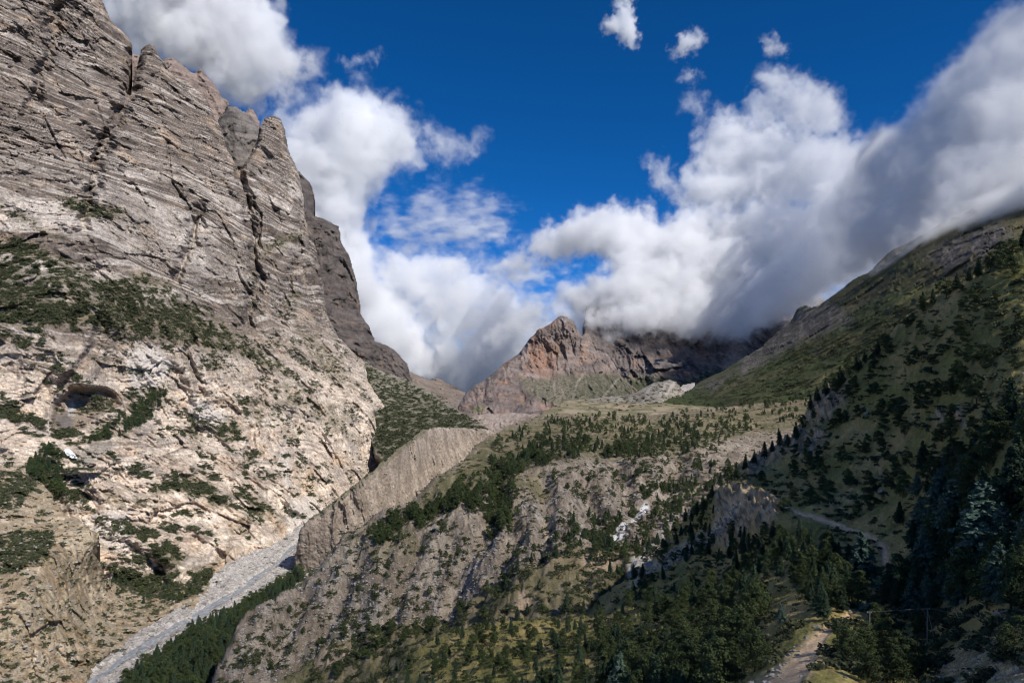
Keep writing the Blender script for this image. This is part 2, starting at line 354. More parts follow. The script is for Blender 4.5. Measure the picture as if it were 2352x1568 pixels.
def cliff_colour(self, p, u, v):
    p0 = p * ((p[:, 1] - self.rel) / p[:, 1])[:, None]      # before the relief: beds run on across joints
    w = p + 26 * np.stack([fbm(p / 150, 3, 5), fbm(p / 150, 3, 6), fbm(p / 150, 3, 7)], -1)
    low = sm(700, 930, v + 60 * fbm(p / 170, 3, 8))
    top = lerp(C3(.118, .094, .079), C3(.190, .152, .125), sm(-.35, .4, fbm(w / np.array([90, 90, 40]), 4, 12)))
    top = lerp(top, C3(.36, .265, .185), .75 * sm(.1, .45, fbm(w / np.array([60, 60, 110]), 4, 14)))
    bot = lerp(C3(.53, .425, .335), C3(.69, .58, .47), sm(-.3, .35, fbm(w / np.array([50, 50, 22]), 4, 15)))
    bot = lerp(bot, C3(.50, .345, .215), .6 * sm(.12, .45, fbm(w / 55, 4, 16)))
    bot = lerp(bot, C3(.34, .29, .255), .75 * sm(.1, .45, fbm(w / np.array([80, 80, 22]), 4, 18)))
    c = lerp(top, bot, low)
    s = p0[:, 2] + .24 * p0[:, 0] + 46 * fbm(p0 / np.array([300, 300, 220]), 2, 23) + 7 * fbm(p0 / 75, 2, 24) + .12 * (w[:, 2] - p[:, 2])
    L = lambda k, n_, sd, st=600.: fbm(np.stack([p0[:, 0] / st, p0[:, 1] / st, s / k], -1), n_, sd, .6)
    patch = sm(-.25, .3, fbm(w / np.array([150, 150, 80]), 3, 29)); patch2 = sm(-.2, .25, fbm(w / np.array([110, 110, 60]), 3, 30))
    wide = sm(330, 450, v) * sm(820, 640, v)
    pale = np.maximum.reduce([sm(.085, .03, np.abs(L(21., 2, 27))) * (.4 + .6 * patch), sm(.075, .02, np.abs(L(10., 2, 28, 350.))) * patch2 * .75, sm(.02, .14, L(38., 3, 26)) * wide * (.3 + .7 * patch)])
    c = lerp(c, C3(.54, .475, .415), (.70 + .16 * wide) * pale * (1 - .55 * low))
    dark = np.maximum(sm(.08, .02, np.abs(L(23., 2, 33))) * patch2, sm(.07, .02, np.abs(L(11., 2, 34, 200.))) * (1 - patch) * .8)
    c = c * (1 - (.42 + .04 * low) * dark)[:, None]
    fb = fbm(np.stack([w[:, 0] / 90, w[:, 1] / 90, (s + 4 * fbm(p / 30, 2, 43)) / 4.2], -1), 3, 45, .6)
    c = c * (1 - .34 * sm(.08, .38, fb))[:, None]; c = lerp(c, C3(.62, .55, .48), .4 * sm(.14, .4, -fb))
    c = c * (1 + .55 * fbm(p / 5.5, 3, 46, .6))[:, None]
    # water-darkened streaks running down
    st = fbm(w / np.array([14, 14, 160]), 3, 35); c = c * (1 - .3 * sm(.18, .5, st))[:, None]
    t3 = w + (fbm(p / 13, 3, 55, .6) * 2.2)[:, None]; t3[:, 2] += .24 * w[:, 0]
    _, e2, v2 = facets(t3 / np.array([31, 31, 19.]), 52); _, e3, v3 = facets(t3 / np.array([12, 12, 7.]), 53)
    c = c * ((1 - .38 * sm(.06, .0, e2)) * (1 - .3 * sm(.08, .0, e3)) * (.88 + .20 * v2 + .14 * v3))[:, None]
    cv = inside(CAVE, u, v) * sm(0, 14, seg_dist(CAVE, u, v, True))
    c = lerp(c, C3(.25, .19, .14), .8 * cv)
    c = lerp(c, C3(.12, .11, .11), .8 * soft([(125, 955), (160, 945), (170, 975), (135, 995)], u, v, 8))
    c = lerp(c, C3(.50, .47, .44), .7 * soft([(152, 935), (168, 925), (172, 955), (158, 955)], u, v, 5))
    for poly in ([(430, 910), (470, 920), (520, 950), (500, 990), (460, 975), (435, 940)], [(655, 1150), (720, 1140), (760, 1180), (700, 1235), (665, 1225)],
                 [(290, 800), (340, 790), (400, 830), (360, 900), (300, 890)], [(640, 1010), (660, 1010), (668, 1120), (650, 1120)], [(180, 1190), (300, 1170), (300, 1270), (240, 1260)]):
        c = lerp(c, C3(.62, .57, .52), .6 * soft(poly, u + 10 * fbm(p / 25, 3, 77), v + 10 * fbm(p / 25, 3, 78), 10))
    sc = soft([(170, 1060), (195, 1030), (250, 1010), (255, 1030), (215, 1060), (190, 1080)], u, v, 8); c = lerp(c, C3(.30, .265, .22), .8 * sc)
    # shrubs and turf
    vm = veg_mask(VEG_M, p, u, v)
    nz = fbm(p / 16, 4, 81, .6); big = fbm(p / 60, 3, 83)
    flat = sm(.25, .62, self.n[:, 2])
    diag = fbm((w + .5 * w[:, :1] * np.array([0, 0, 1.])) / np.array([70, 70, 16]), 3, 87)
    self.veg = np.clip(vm * sm(-.08, .3, nz + .35 * (vm - .5) + .45 * big) + (.35 + .65 * flat) * sm(.06, .34, nz * .6 + .4 * big + .8 * diag) * sm(560, 760, v) * (1 - vm), 0, 1)
    turf = lerp(C3(.095, .088, .045), C3(.20, .165, .11), sm(-.25, .3, big + .4 * nz))
    c = lerp(c, turf, .9 * np.clip(vm * sm(-.45, .0, nz + .6 * big) + .5 * flat * sm(0, .4, nz) * low, 0, 1))
    c = lerp(c, C3(.060, .062, .034), .5 * sm(.5, .9, self.veg))
    return np.clip(c, .01, .85)
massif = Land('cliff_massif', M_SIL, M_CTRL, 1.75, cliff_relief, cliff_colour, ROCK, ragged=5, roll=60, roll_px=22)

def simple_rock(cA, cB, cC=None, band=None, vegp=(), sc=1.0, turf=(.10, .10, .05), flatveg=0.):
    def f(self, p, u, v):
        q = p / sc; w = q + 20 * np.stack([fbm(q / 120, 3, 5), fbm(q / 120, 3, 6), fbm(q / 120, 3, 7)], -1)
        c = lerp(C3(*cA), C3(*cB), sm(-.35, .35, fbm(w / np.array([60, 60, 25]), 5, 12, .6)))
        if cC: c = lerp(c, C3(*cC), .8 * sm(.08, .4, fbm(w / np.array([45, 45, 90]), 4, 14)))
        s = (w[:, 2] + .15 * w[:, 0])
        b = fbm(np.stack([w[:, 0] / 300, w[:, 1] / 300, s / 12.], -1), 3, 33, .6)
        c = c * (1 - (.4 if sc < 1.5 else .12) * sm(.1, .4, b))[:, None]
        c = c * (1 - .25 * sm(.1, .4, fbm(w / np.array([22, 22, 160]), 3, 36)))[:, None]
        if band: c = lerp(c, C3(*band), .6 * sm(.12, .4, -b))
        nz = fbm(q / 16, 4, 81, .6)
        vm = veg_mask(vegp, p, u, v, sc)
        fl = flatveg * sm(.3, .7, self.n[:, 2])
        self.veg = np.clip(np.maximum(vm, fl) * sm(-.25, .25, nz + .6 * (np.maximum(vm, fl) - .5)), 0, 1)
        c = lerp(c, C3(*turf), .85 * np.clip(np.maximum(vm, fl) * sm(-.5, 0, nz), 0, 1))
        c = lerp(c, C3(.055, .06, .033), .8 * sm(.4, .8, self.veg))
        return np.clip(c, .01, .8)
    return f

# towers and the second buttress behind the great cliff
Land('rock_tower', [(470, 330), (500, 275), (508, 262), (520, 241), (545, 244), (575, 264), (596, 292), (620, 330), (640, 450), (500, 450)],
     [(520, 250, 2320), (590, 290, 2350), (550, 400, 2260), (620, 420, 2300), (480, 330, 2300)], 2.2, rock_relief(.8, facet=.45), simple_rock((.13, .115, .105), (.21, .185, .165)), ROCK, roll=50)
Land('rock_pinnacles', [(262, 300), (280, 180), (296, 122), (330, 128), (372, 140), (385, 132), (400, 131), (415, 143), (440, 166), (447, 168), (458, 155), (470, 166), (495, 195), (510, 222), (525, 230), (530, 250), (563, 258), (572, 246), (582, 250), (598, 280), (600, 330), (480, 330)],
     [(400, 140, 2600), (460, 160, 2650), (520, 240, 2700), (590, 270, 2750), (500, 320, 2550), (350, 250, 2550)], 2.2, rock_relief(.8, seed=4, facet=.45), simple_rock((.22, .165, .14), (.31, .24, .205)), ROCK, roll=40)
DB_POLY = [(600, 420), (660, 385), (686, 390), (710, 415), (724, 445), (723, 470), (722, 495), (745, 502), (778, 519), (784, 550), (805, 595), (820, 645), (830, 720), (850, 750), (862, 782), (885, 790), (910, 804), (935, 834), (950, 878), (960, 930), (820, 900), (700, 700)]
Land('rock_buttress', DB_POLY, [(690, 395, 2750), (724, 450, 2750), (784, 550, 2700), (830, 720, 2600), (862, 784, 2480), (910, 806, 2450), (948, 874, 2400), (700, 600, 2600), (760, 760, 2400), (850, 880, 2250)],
     2.0, rock_relief(1.0, 1., .4, seed=9, facet=.6, tall=2.5), simple_rock((.075, .064, .060), (.135, .115, .105), (.165, .125, .10)), ROCK, roll=70, roll_px=30)  # rock darkened: cloud shade on the buttress is put into its colour
GS_POLY = [(770, 790), (830, 822), (846, 832), (870, 847), (930, 869), (975, 890), (1050, 938), (1112, 978), (1150, 1010), (1050, 1060), (900, 1080), (860, 1040), (830, 930)]
green_bank = Land('wooded_scree_slope', GS_POLY, [(830, 826, 2200), (930, 869, 2300), (1050, 938, 1900), (1112, 978, 1500), (1050, 1010, 1400), (900, 1040, 1550), (850, 949, 1760), (950, 960, 1750)],
     2.2, rock_relief(.35, .7, .3, seed=2, facet=.45), simple_rock((.19, .17, .135), (.30, .265, .22), None, (.40, .37, .34), [(GS_POLY, .62)], .7, (.13, .125, .07)), ROCK, roll=30)

# ------------------------------------------------------------------ far mountains
PK_POLY = [(1040, 960), (1052, 932), (1070, 900), (1090, 884), (1114, 870), (1158, 834), (1190, 812), (1214, 780), (1226, 766), (1234, 755), (1250, 750), (1266, 740), (1280, 728), (1290, 724), (1302, 726), (1312, 733), (1320, 742), (1328, 756),
           (1337, 769), (1343, 764), (1352, 766), (1362, 776), (1372, 803), (1394, 811), (1410, 832), (1420, 856), (1470, 900), (1480, 950), (1300, 975), (1074, 975)]
def pk_col(self, p, u, v):
    c = simple_rock((.145, .118, .108), (.255, .20, .175), (.30, .19, .135), (.31, .28, .26), [], 2.2)(self, p, u, v)
    red = soft([(1235, 800), (1262, 790), (1282, 860), (1270, 872), (1230, 868), (1200, 840)], u + 6 * fbm(p / 60, 3, 2), v, 9)
    c = lerp(c, C3(.32, .175, .12), .7 * red * sm(-.25, .25, fbm(p / np.array([28, 28, 300]), 3, 3)))
    scree = soft([(1190, 870), (1230, 872), (1300, 862), (1418, 858), (1470, 905), (1400, 935), (1330, 940), (1250, 925), (1210, 900)], u, v, 9)
    nz = fbm(p / 22, 4, 81, .6)
    g = lerp(C3(.15, .14, .10), C3(.25, .21, .165), sm(-.2, .3, nz))
    c = lerp(c, g, .9 * scree)
    c = lerp(c, C3(.045, .055, .03), .75 * scree * sm(.0, .25, nz + .2 * sm(1250, 1380, u)))
    for line in ([(1275, 865), (1272, 890), (1278, 910)], [(1283, 880), (1295, 905)], [(1345, 855), (1325, 880), (1315, 915)], [(1420, 870), (1400, 895), (1382, 915)]):
        c = lerp(c, C3(.29, .25, .21), .5 * sm(4, 1., seg_dist(line, u, v) + 5 * nz))
    c = lerp(c, C3(.16, .155, .085), .8 * soft([(1080, 945), (1092, 930), (1115, 932), (1105, 950)], u, v, 4))
    self.veg = 0 * u
    return c
Land('central_peak', PK_POLY, [(1290, 727, 4150), (1232, 757, 4120), (1350, 768, 4200), (1418, 858, 4150), (1158, 836, 4000), (1270, 865, 3960), (1330, 860, 4000), (1070, 900, 3750), (1060, 950, 3400), (1170, 900, 3650), (1250, 950, 3250), (1350, 920, 3550), (1450, 920, 3600)],
     1.6, rock_relief(1.3, 1.6, .08, seed=3, facet=.55, tall=3.6), pk_col, ROCKFAR, ragged=4, roll=90, roll_px=16)
DM_POLY = [(1330, 800), (1345, 700), (1420, 650), (1560, 620), (1700, 600), (1795, 680), (1815, 668), (1842, 658), (1866, 674), (1900, 690), (1960, 640), (2000, 900), (1650, 930), (1400, 930)]
def dm_col(self, p, u, v):
    c = simple_rock((.11, .096, .092), (.19, .158, .145), (.22, .155, .12), None, [([(1420, 870), (1500, 860), (1560, 875), (1650, 850), (1650, 930), (1420, 930)], .9)], 2.6, (.085, .10, .05))(self, p, u, v)
    return lerp(c, C3(.34, .28, .24), .7 * soft([(1660, 830), (1690, 780), (1715, 800), (1700, 850), (1660, 850)], u, v, 10))  # patch of sunlight on the right, put into the rock colour
Land('cloud_capped_mountain', DM_POLY, [(1345, 750, 5500), (1560, 640, 5900), (1750, 640, 5900), (1842, 665, 5700), (1420, 870, 5000), (1560, 880, 4800), (1700, 850, 4800), (1800, 800, 4900), (1500, 800, 5400), (1620, 805, 5300)],
     2.0, rock_relief(1.5, 2.6, .05, seed=6, facet=.5, tall=3.6), dm_col, ROCKFAR, roll=120, roll_px=20)
Land('far_hills', [(880, 850), (938, 851), (958, 858), (986, 870), (1006, 868), (1026, 877), (1046, 886), (1072, 902), (1120, 930), (1120, 975), (900, 975)],
     [(938, 852, 6500), (1006, 869, 6800), (1070, 901, 6500), (1000, 940, 5000), (1080, 950, 4800)], 1.8, rock_relief(1.2, 3.0, .4, seed=8, facet=.45), simple_rock((.17, .135, .12), (.26, .205, .175), None, None, [], 3, flatveg=.2), ROCKFAR, ragged=3, roll=100, roll_px=14)
Land('distant_ridge', [(1020, 895), (1042, 883), (1060, 879), (1075, 875), (1090, 877), (1104, 869), (1130, 860), (1180, 870), (1180, 920), (1020, 920)],
     [(1042, 884, 15000), (1104, 870, 16000), (1080, 915, 13000)], 1.8, rock_relief(1.2, 6.0, .3, seed=12, facet=.45), simple_rock((.2, .19, .2), (.3, .28, .28), None, None, [], 6), ROCKFAR, ragged=3, roll=200, roll_px=10)

# the grassy mountain on the right
RM_POLY = [(2700, 200), (2352, 415), (2310, 430), (2276, 450), (2210, 490), (2156, 515), (2100, 548), (2051, 570), (2021, 595), (2001, 618), (1956, 645), (1911, 675), (1880, 702), (1866, 705), (1850, 700), (1831, 708), (1811, 738), (1776, 770), (1750, 795), (1726, 809), (1660, 850),
           (1626, 864), (1591, 887), (1566, 907), (1476, 934), (1440, 960), (1700, 985), (1900, 960), (2150, 860), (2700, 650)]
def rm_col(self, p, u, v):
    nz = fbm(p / 24, 5, 81, .6); big = fbm(p / 190, 3, 83)
    c = lerp(C3(.055, .068, .026), C3(.100, .088, .045), sm(-.3, .35, big + .4 * sm(800, 560, v) - .15))
    c = lerp(c, C3(.135, .14, .05), .7 * soft([(2060, 650), (2130, 640), (2190, 660), (2080, 720), (1980, 760)], u, v, 25) * sm(-.3, .2, nz))
    rk = np.zeros(len(u))
    for poly in ([(1690, 845), (1720, 800), (1760, 780), (1800, 740), (1850, 700), (1900, 690), (1950, 720), (1960, 740), (1900, 760), (1830, 790), (1760, 830), (1700, 870)], [(2120, 590), (2200, 545), (2300, 510), (2330, 540), (2260, 590), (2180, 620)], [(1990, 620), (2060, 570), (2352, 400), (2352, 450), (2200, 510), (2100, 560), (2020, 620)], [(1600, 890), (1690, 850), (1640, 900)]):
        rk = np.maximum(rk, soft(poly, u + 14 * nz, v + 14 * fbm(p / 30, 3, 4), 14))
    steep = sm(.62, .42, self.n[:, 2])
    rk = np.clip(np.maximum(rk * sm(-.25, .1, nz + .1), .7 * steep), 0, 1)
    c = lerp(c, lerp(C3(.075, .066, .058), C3(.20, .175, .155), sm(-.2, .35, fbm(p / np.array([25, 25, 60]), 4, 5))), rk)
    vm = soft([(1480, 940), (1600, 890), (1700, 860), (1850, 790), (2000, 740), (2150, 680), (2300, 620), (2400, 700), (2000, 850), (1850, 895), (1700, 925)], u, v, 25)
    self.veg = np.clip((vm * .85 + .2) * sm(-.05, .3, nz + .25 * fbm(p / 80, 2, 9)), 0, 1) * (1 - .6 * rk)
    c = lerp(c, C3(.05, .065, .03), .85 * sm(.25, .7, self.veg))
    return c
RM_TPS = [(2352, 425, 2300), (2051, 570, 2500), (1866, 705, 2700), (1726, 809, 2650), (1591, 889, 2500), (1476, 934, 2100), (1700, 930, 1720), (1850, 900, 1620), (2000, 840, 1560), (2352, 600, 1480), (2200, 700, 1520), (1900, 790, 1980), (1750, 850, 2150), (2500, 650, 1300)]
right_mtn = Land('grassy_mountain', RM_POLY, RM_TPS, 2.4, rock_relief(.75, 1.1, .12, seed=5, facet=.5, tall=2.), rm_col, ROCK, roll=70, roll_px=24)

def flute(sx, amp, seed=0, zf=90.):
    def f(p, u, v):
        w = p + 3 * np.stack([fbm(p / 25, 2, 1), fbm(p / 25, 2, 2), 0 * u], -1)
        r = fbm(w * np.array([1 / sx, 1 / sx, 1 / zf]), 3, 31 + seed, ridged=True)
        m = .35 + 1.1 * sm(-.3, .35, fbm(p / 55, 3, 17)); r = r * .65 + .35 * fbm(w * np.array([2.6 / sx, 2.6 / sx, 2 / zf]), 3, 36 + seed, ridged=True)
        return -amp * m * (r - .3) - amp * .22 * fbm(p / 4, 4, 41, .6) - .6 * amp * fbm(p / 45, 3, 6)
    return f
# valley floor, low moraine and knoll in the middle distance
def fl_col(self, p, u, v):
    nz = fbm(p / np.array([60, 90, 20]), 4, 81, .6)
    c = lerp(C3(.17, .155, .085), C3(.34, .275, .19), sm(-.15, .25, nz)); self.veg = np.clip(sm(.1, .4, fbm(p / 30, 4, 3)) * .8, 0, 1)
    return lerp(c, C3(.05, .06, .03), .7 * sm(.3, .7, self.veg))
FL_Z = -78.
flats = Land('valley_floor', [(1230, 1000), (1225, 958), (1260, 940), (1300, 918), (1600, 902), (1950, 885), (2000, 960), (1500, 985), (1250, 1000)], lambda u, v: np.clip(-FL_Z * F / np.maximum(v - VC, 15), 1100, 5000), 2.2,
     lambda p, u, v: 5 * fbm(p / 90, 4, 2), fl_col, SOIL, roll=0, radial=False)
Land('gorge_cliff', [(1050, 1010), (1062, 968), (1080, 955), (1110, 950), (1170, 947), (1230, 950), (1275, 952), (1275, 1000), (1150, 1020)], [(1065, 965, 2150), (1170, 948, 2150), (1270, 955, 2000), (1150, 1000, 2000), (1060, 1000, 2080)], 1.6,
     flute(22, 12, 8, 300.), lambda s_, p, u, v: lerp(C3(.27, .215, .185), C3(.38, .32, .28), sm(-.3, .35, fbm(p / np.array([14, 14, 80]), 4, 8))), SOIL, roll=16, roll_px=8)
MO_POLY = [(1230, 975), (1266, 947), (1300, 935), (1326, 922), (1376, 910), (1420, 907), (1456, 902), (1480, 890), (1501, 878), (1520, 874), (1536, 873), (1552, 876), (1563, 885), (1572, 902), (1520, 925), (1476, 938), (1420, 985), (1300, 990)]
def mo_col(self, p, u, v):
    nz = fbm(p / 13, 4, 81, .6); c = lerp(C3(.17, .15, .12), C3(.30, .27, .23), sm(-.3, .3, fbm(p / 40, 4, 8)))
    self.veg = sm(.12, .35, nz) * .9
    c = lerp(c, C3(.06, .065, .038), .8 * sm(.3, .8, self.veg))
    c = lerp(c, C3(.45, .41, .36), .8 * soft([(1262, 945), (1300, 930), (1335, 922), (1340, 930), (1290, 948), (1265, 955)], u, v, 4))
    for line in ([(1500, 880), (1485, 905)], [(1530, 880), (1515, 905)], [(1548, 880), (1530, 905)]): c = lerp(c, C3(.42, .39, .35), .6 * sm(5, 1, seg_dist(line, u, v)))
    return c
moraine_far = Land('far_moraine', MO_POLY, [(1300, 935, 2350), (1456, 903, 2500), (1536, 874, 2550), (1570, 900, 2500), (1376, 960, 2000), (1476, 940, 2050), (1260, 960, 2250)], 1.8, rock_relief(.25, .8, .2, seed=1), mo_col, SOIL, roll=30, roll_px=12)
KN_POLY = [(1366, 985), (1378, 962), (1392, 938), (1410, 931), (1428, 928), (1446, 933), (1462, 940), (1500, 944), (1560, 946), (1620, 950), (1620, 990)]
def kn_col(self, p, u, v):
    c = lerp(C3(.30, .21, .14), C3(.42, .31, .215), sm(-.3, .3, fbm(p / 20, 4, 8))); self.veg = sm(.2, .4, fbm(p / 8, 3, 81)) * .9
    c = lerp(c, C3(.2, .15, .11), sm(1400, 1376, u)); return lerp(c, C3(.06, .065, .04), .8 * sm(.3, .7, self.veg))
knoll = Land('earth_knoll', KN_POLY, [(1392, 940, 1850), (1428, 930, 1900), (1560, 948, 1950), (1378, 975, 1780), (1560, 975, 1600), (1450, 970, 1700)], 1.8, rock_relief(.15, .5, .2), kn_col, SOIL, roll=14, roll_px=8)
Land('pale_scree', [(1556, 892), (1570, 880), (1598, 877), (1600, 900), (1560, 900)], [(1570, 880, 2900), (1598, 878, 2950), (1580, 898, 2700)], 2, lambda p, u, v: 4 * fbm(p / 30, 3), lambda s, p, u, v: lerp(C3(.40, .37, .34), C3(.30, .275, .25), sm(-.2, .3, fbm(p / 12, 3))), SOIL, roll=0)

# ------------------------------------------------------------------ gorge: left terrace, riverbed, moraine wall
LT_POLY = [(-300, 1040), (0, 1068), (60, 1085), (110, 1120), (150, 1180), (185, 1192), (215, 1215), (228, 1235), (226, 1272), (240, 1330), (330, 1345), (490, 1330), (485, 1355), (440, 1400), (360, 1425), (315, 1465), (275, 1490), (215, 1530), (196, 1568), (150, 1700), (-300, 1700)]
LT_CT = [(0, 1075, 770), (-200, 1060, 760), (0, 1310, 540), (110, 1282, 585), (222, 1228, 655), (0, 1450, 490), (0, 1568, 462), (196, 1568, 515), (245, 1400, 655), (315, 1465, 602), (120, 1180, 690), (150, 1450, 545), (440, 1395, 680), (485, 1345, 755), (330, 1345, 770), (240, 1330, 705), (60, 1400, 510), (120, 1140, 735)]
def lt_col(self, p, u, v):
    cl = sm(1190, 1290, v + .0 * u)
    nz = fbm(p / 7, 4, 81, .6); big = fbm(p / 40, 4, 83)
    c = lerp(C3(.32, .245, .165), C3(.46, .375, .275), sm(-.3, .35, fbm(p / np.array([18, 18, 60]), 4, 8)))
    c = lerp(c, C3(.43, .36, .275), .8 * soft([(200, 1430), (230, 1440), (300, 1500), (270, 1510), (220, 1470)], u, v, 9))
    c = lerp(c, C3(.30, .20, .12), .5 * sm(.1, .4, fbm(p / np.array([10, 10, 50]), 3, 9)))
    f1, f2, val = worley(p / 3.2, 5); c = c * (.72 + .5 * val)[:, None]
    vm = np.maximum.reduce([soft([(-300, 1060), (60, 1080), (100, 1110), (60, 1150), (40, 1180), (0, 1170), (-300, 1180)], u, v, 12), .95 * soft([(-100, 1240), (60, 1215), (130, 1215), (110, 1290), (20, 1320), (-100, 1320)], u + 9 * nz, v + 9 * big, 10),
                            soft([(240, 1310), (480, 1300), (470, 1360), (400, 1385), (280, 1360)], u + 9 * nz, v, 12), .6 * soft([(250, 1360), (400, 1390), (360, 1425), (290, 1420)], u + 9 * nz, v, 12), .42 + 0 * u])
    self.veg = vm * sm(-.15, .25, nz + .5 * (vm - .5))
    c = lerp(c, C3(.15, .135, .075), .7 * vm * sm(-.3, .1, big))
    return lerp(c, C3(.035, .042, .022), .9 * sm(.35, .7, self.veg))
terrace = Land('river_terrace', LT_POLY, LT_CT, 2.0, (lambda p, u, v: .55 * flute(30, 7, 2, 120.)(p, u, v) + 4 * facets(p / 22, 61)[0] + 2.2 * facets(p / 8, 62)[0] - 1.6 * fbm(p / 5, 4, 63, .62)), lt_col, SOIL, ragged=15, roll=12, roll_px=12)

RIV_Z = -230.
RV_POLY = [(100, 1720), (150, 1600), (196, 1545), (270, 1480), (320, 1450), (430, 1385), (490, 1330), (520, 1300), (640, 1245), (700, 1195), (800, 1185), (760, 1300), (680, 1400), (600, 1470), (480, 1720)]
RIVER = [(150, 1640, 46), (205, 1562, 44), (250, 1530, 40), (320, 1492, 40), (385, 1452, 38), (450, 1415, 34), (515, 1375, 30), (560, 1345, 26), (600, 1318, 22), (640, 1292, 18), (668, 1262, 14), (690, 1235, 10)]
RWD = [tuple(at(u, v, -RIV_Z * F / (v - VC))) for u, v, w in RIVER]     # river course in the world
RWW = [w * (-RIV_Z) / (v - VC) * 1.0 for u, v, w in RIVER]              # width in metres
def river_dist(p):
    best = np.full(len(p), 1e9); wid = np.zeros(len(p))
    for k in range(len(RWD) - 1):
        x1, y1 = RWD[k][:2]; x2, y2 = RWD[k + 1][:2]; ex, ey = x2 - x1, y2 - y1
        t = np.clip(((p[:, 0] - x1) * ex + (p[:, 1] - y1) * ey) / (ex * ex + ey * ey), 0, 1)
        d = np.hypot(p[:, 0] - x1 - t * ex, p[:, 1] - y1 - t * ey); nr = d < best
        best = np.where(nr, d, best); wid = np.where(nr, RWW[k] + t * (RWW[k + 1] - RWW[k]), wid)
    return best, wid
def rv_rel(p, u, v):
    d, w = river_dist(p); rc = np.interp(p[:, 1], [r[1] for r in RWD], [r[0] for r in RWD])
    side = p[:, 0] - rc
    h = 2.2 * fbm(p / np.array([9, 24, 9]), 4, 5, .6) + .9 * sm(.3, .6, fbm(p / 4, 3, 6)) + 2.2 * sm(.35, .75, d / w) - 1.15
    return h + 14 * sm(30, 95, side) + 3 * sm(24, 50, -side)
def rv_col(self, p, u, v):
    d, w = river_dist(p); rc = np.interp(p[:, 1], [r[1] for r in RWD], [r[0] for r in RWD]); side = p[:, 0] - rc
    c = lerp(C3(.36, .325, .29), C3(.52, .48, .44), sm(-.3, .3, fbm(p / 6, 4, 8, .6)))
    c = c * (.7 + .6 * worley(p / 1.8, 4)[2])[:, None]
    self.veg = np.maximum(sm(22, 40, side) * sm(-.5, 0, fbm(p / 12, 3, 9)), .6 * sm(.2, .4, fbm(p / 16, 3, 19)) * sm(.6, .8, d / w))
    return lerp(c, C3(.06, .062, .035), .9 * sm(18, 34, side + 10 * fbm(p / 15, 3, 3)))
riverbed = Land('gravel_riverbed', RV_POLY, lambda u, v: np.clip(-RIV_Z * F / np.maximum(v - VC, 30), 300, 1300), 1.6, rv_rel, rv_col, SOIL, roll=0, radial=False, edge=False)
# the water: a sheet following the course, with braided edges
wm = bpy.data.materials.new('glacial_water'); wm.use_nodes = True; t = wm.node_tree; b = t.nodes['Principled BSDF']
b.inputs['Roughness'].default_value = .22
g = t.nodes.new('ShaderNodeNewGeometry'); n1 = t.nodes.new('ShaderNodeTexNoise'); n1.inputs['Scale'].default_value = .35; n1.inputs['Detail'].default_value = 8; n1.inputs['Roughness'].default_value = .7
mp = t.nodes.new('ShaderNodeMapping'); mp.inputs['Scale'].default_value = (1, .45, 1); mp.inputs['Rotation'].default_value = (0, 0, .1)
t.links.new(g.outputs['Position'], mp.inputs[0]); t.links.new(mp.outputs[0], n1.inputs['Vector'])
r = t.nodes.new('ShaderNodeValToRGB'); r.color_ramp.elements[0].position = .35; r.color_ramp.elements[0].color = (.20, .225, .25, 1); r.color_ramp.elements[1].position = .72; r.color_ramp.elements[1].color = (.62, .64, .66, 1)
e = r.color_ramp.elements.new(.55); e.color = (.31, .335, .36, 1)
t.links.new(n1.outputs[0], r.inputs[0]); t.links.new(r.outputs[0], b.inputs['Base Color'])
bp = t.nodes.new('ShaderNodeBump'); bp.inputs['Strength'].default_value = .5; bp.inputs['Distance'].default_value = .4
t.links.new(n1.outputs[0], bp.inputs['Height']); t.links.new(bp.outputs[0], b.inputs['Normal'])
ys = np.linspace(RWD[0][1], RWD[-1][1], 300); cx = np.interp(ys, [r_[1] for r_ in RWD], [r_[0] for r_ in RWD]); ww = np.interp(ys, [r_[1] for r_ in RWD], RWW)
cx = cx + 5 * np.sin(ys / 37.) + 4 * np.sin(ys / 17. + 1) ; V = []; Fq = []
for i in range(300):
    for k in range(7): V.append((cx[i] + (k / 6 - .5) * ww[i] * (1.25 + .35 * math.sin(i / 9.) * math.sin(i / 5.3)), ys[i], RIV_Z - .55 + (ys[i] - 500) * .0004))
for i in range(299):
    for k in range(6): a = i * 7 + k; Fq.append((a, a + 1, a + 8, a + 7))
tag(mesh_from('river_water', V, Fq, wm), kind='structure')

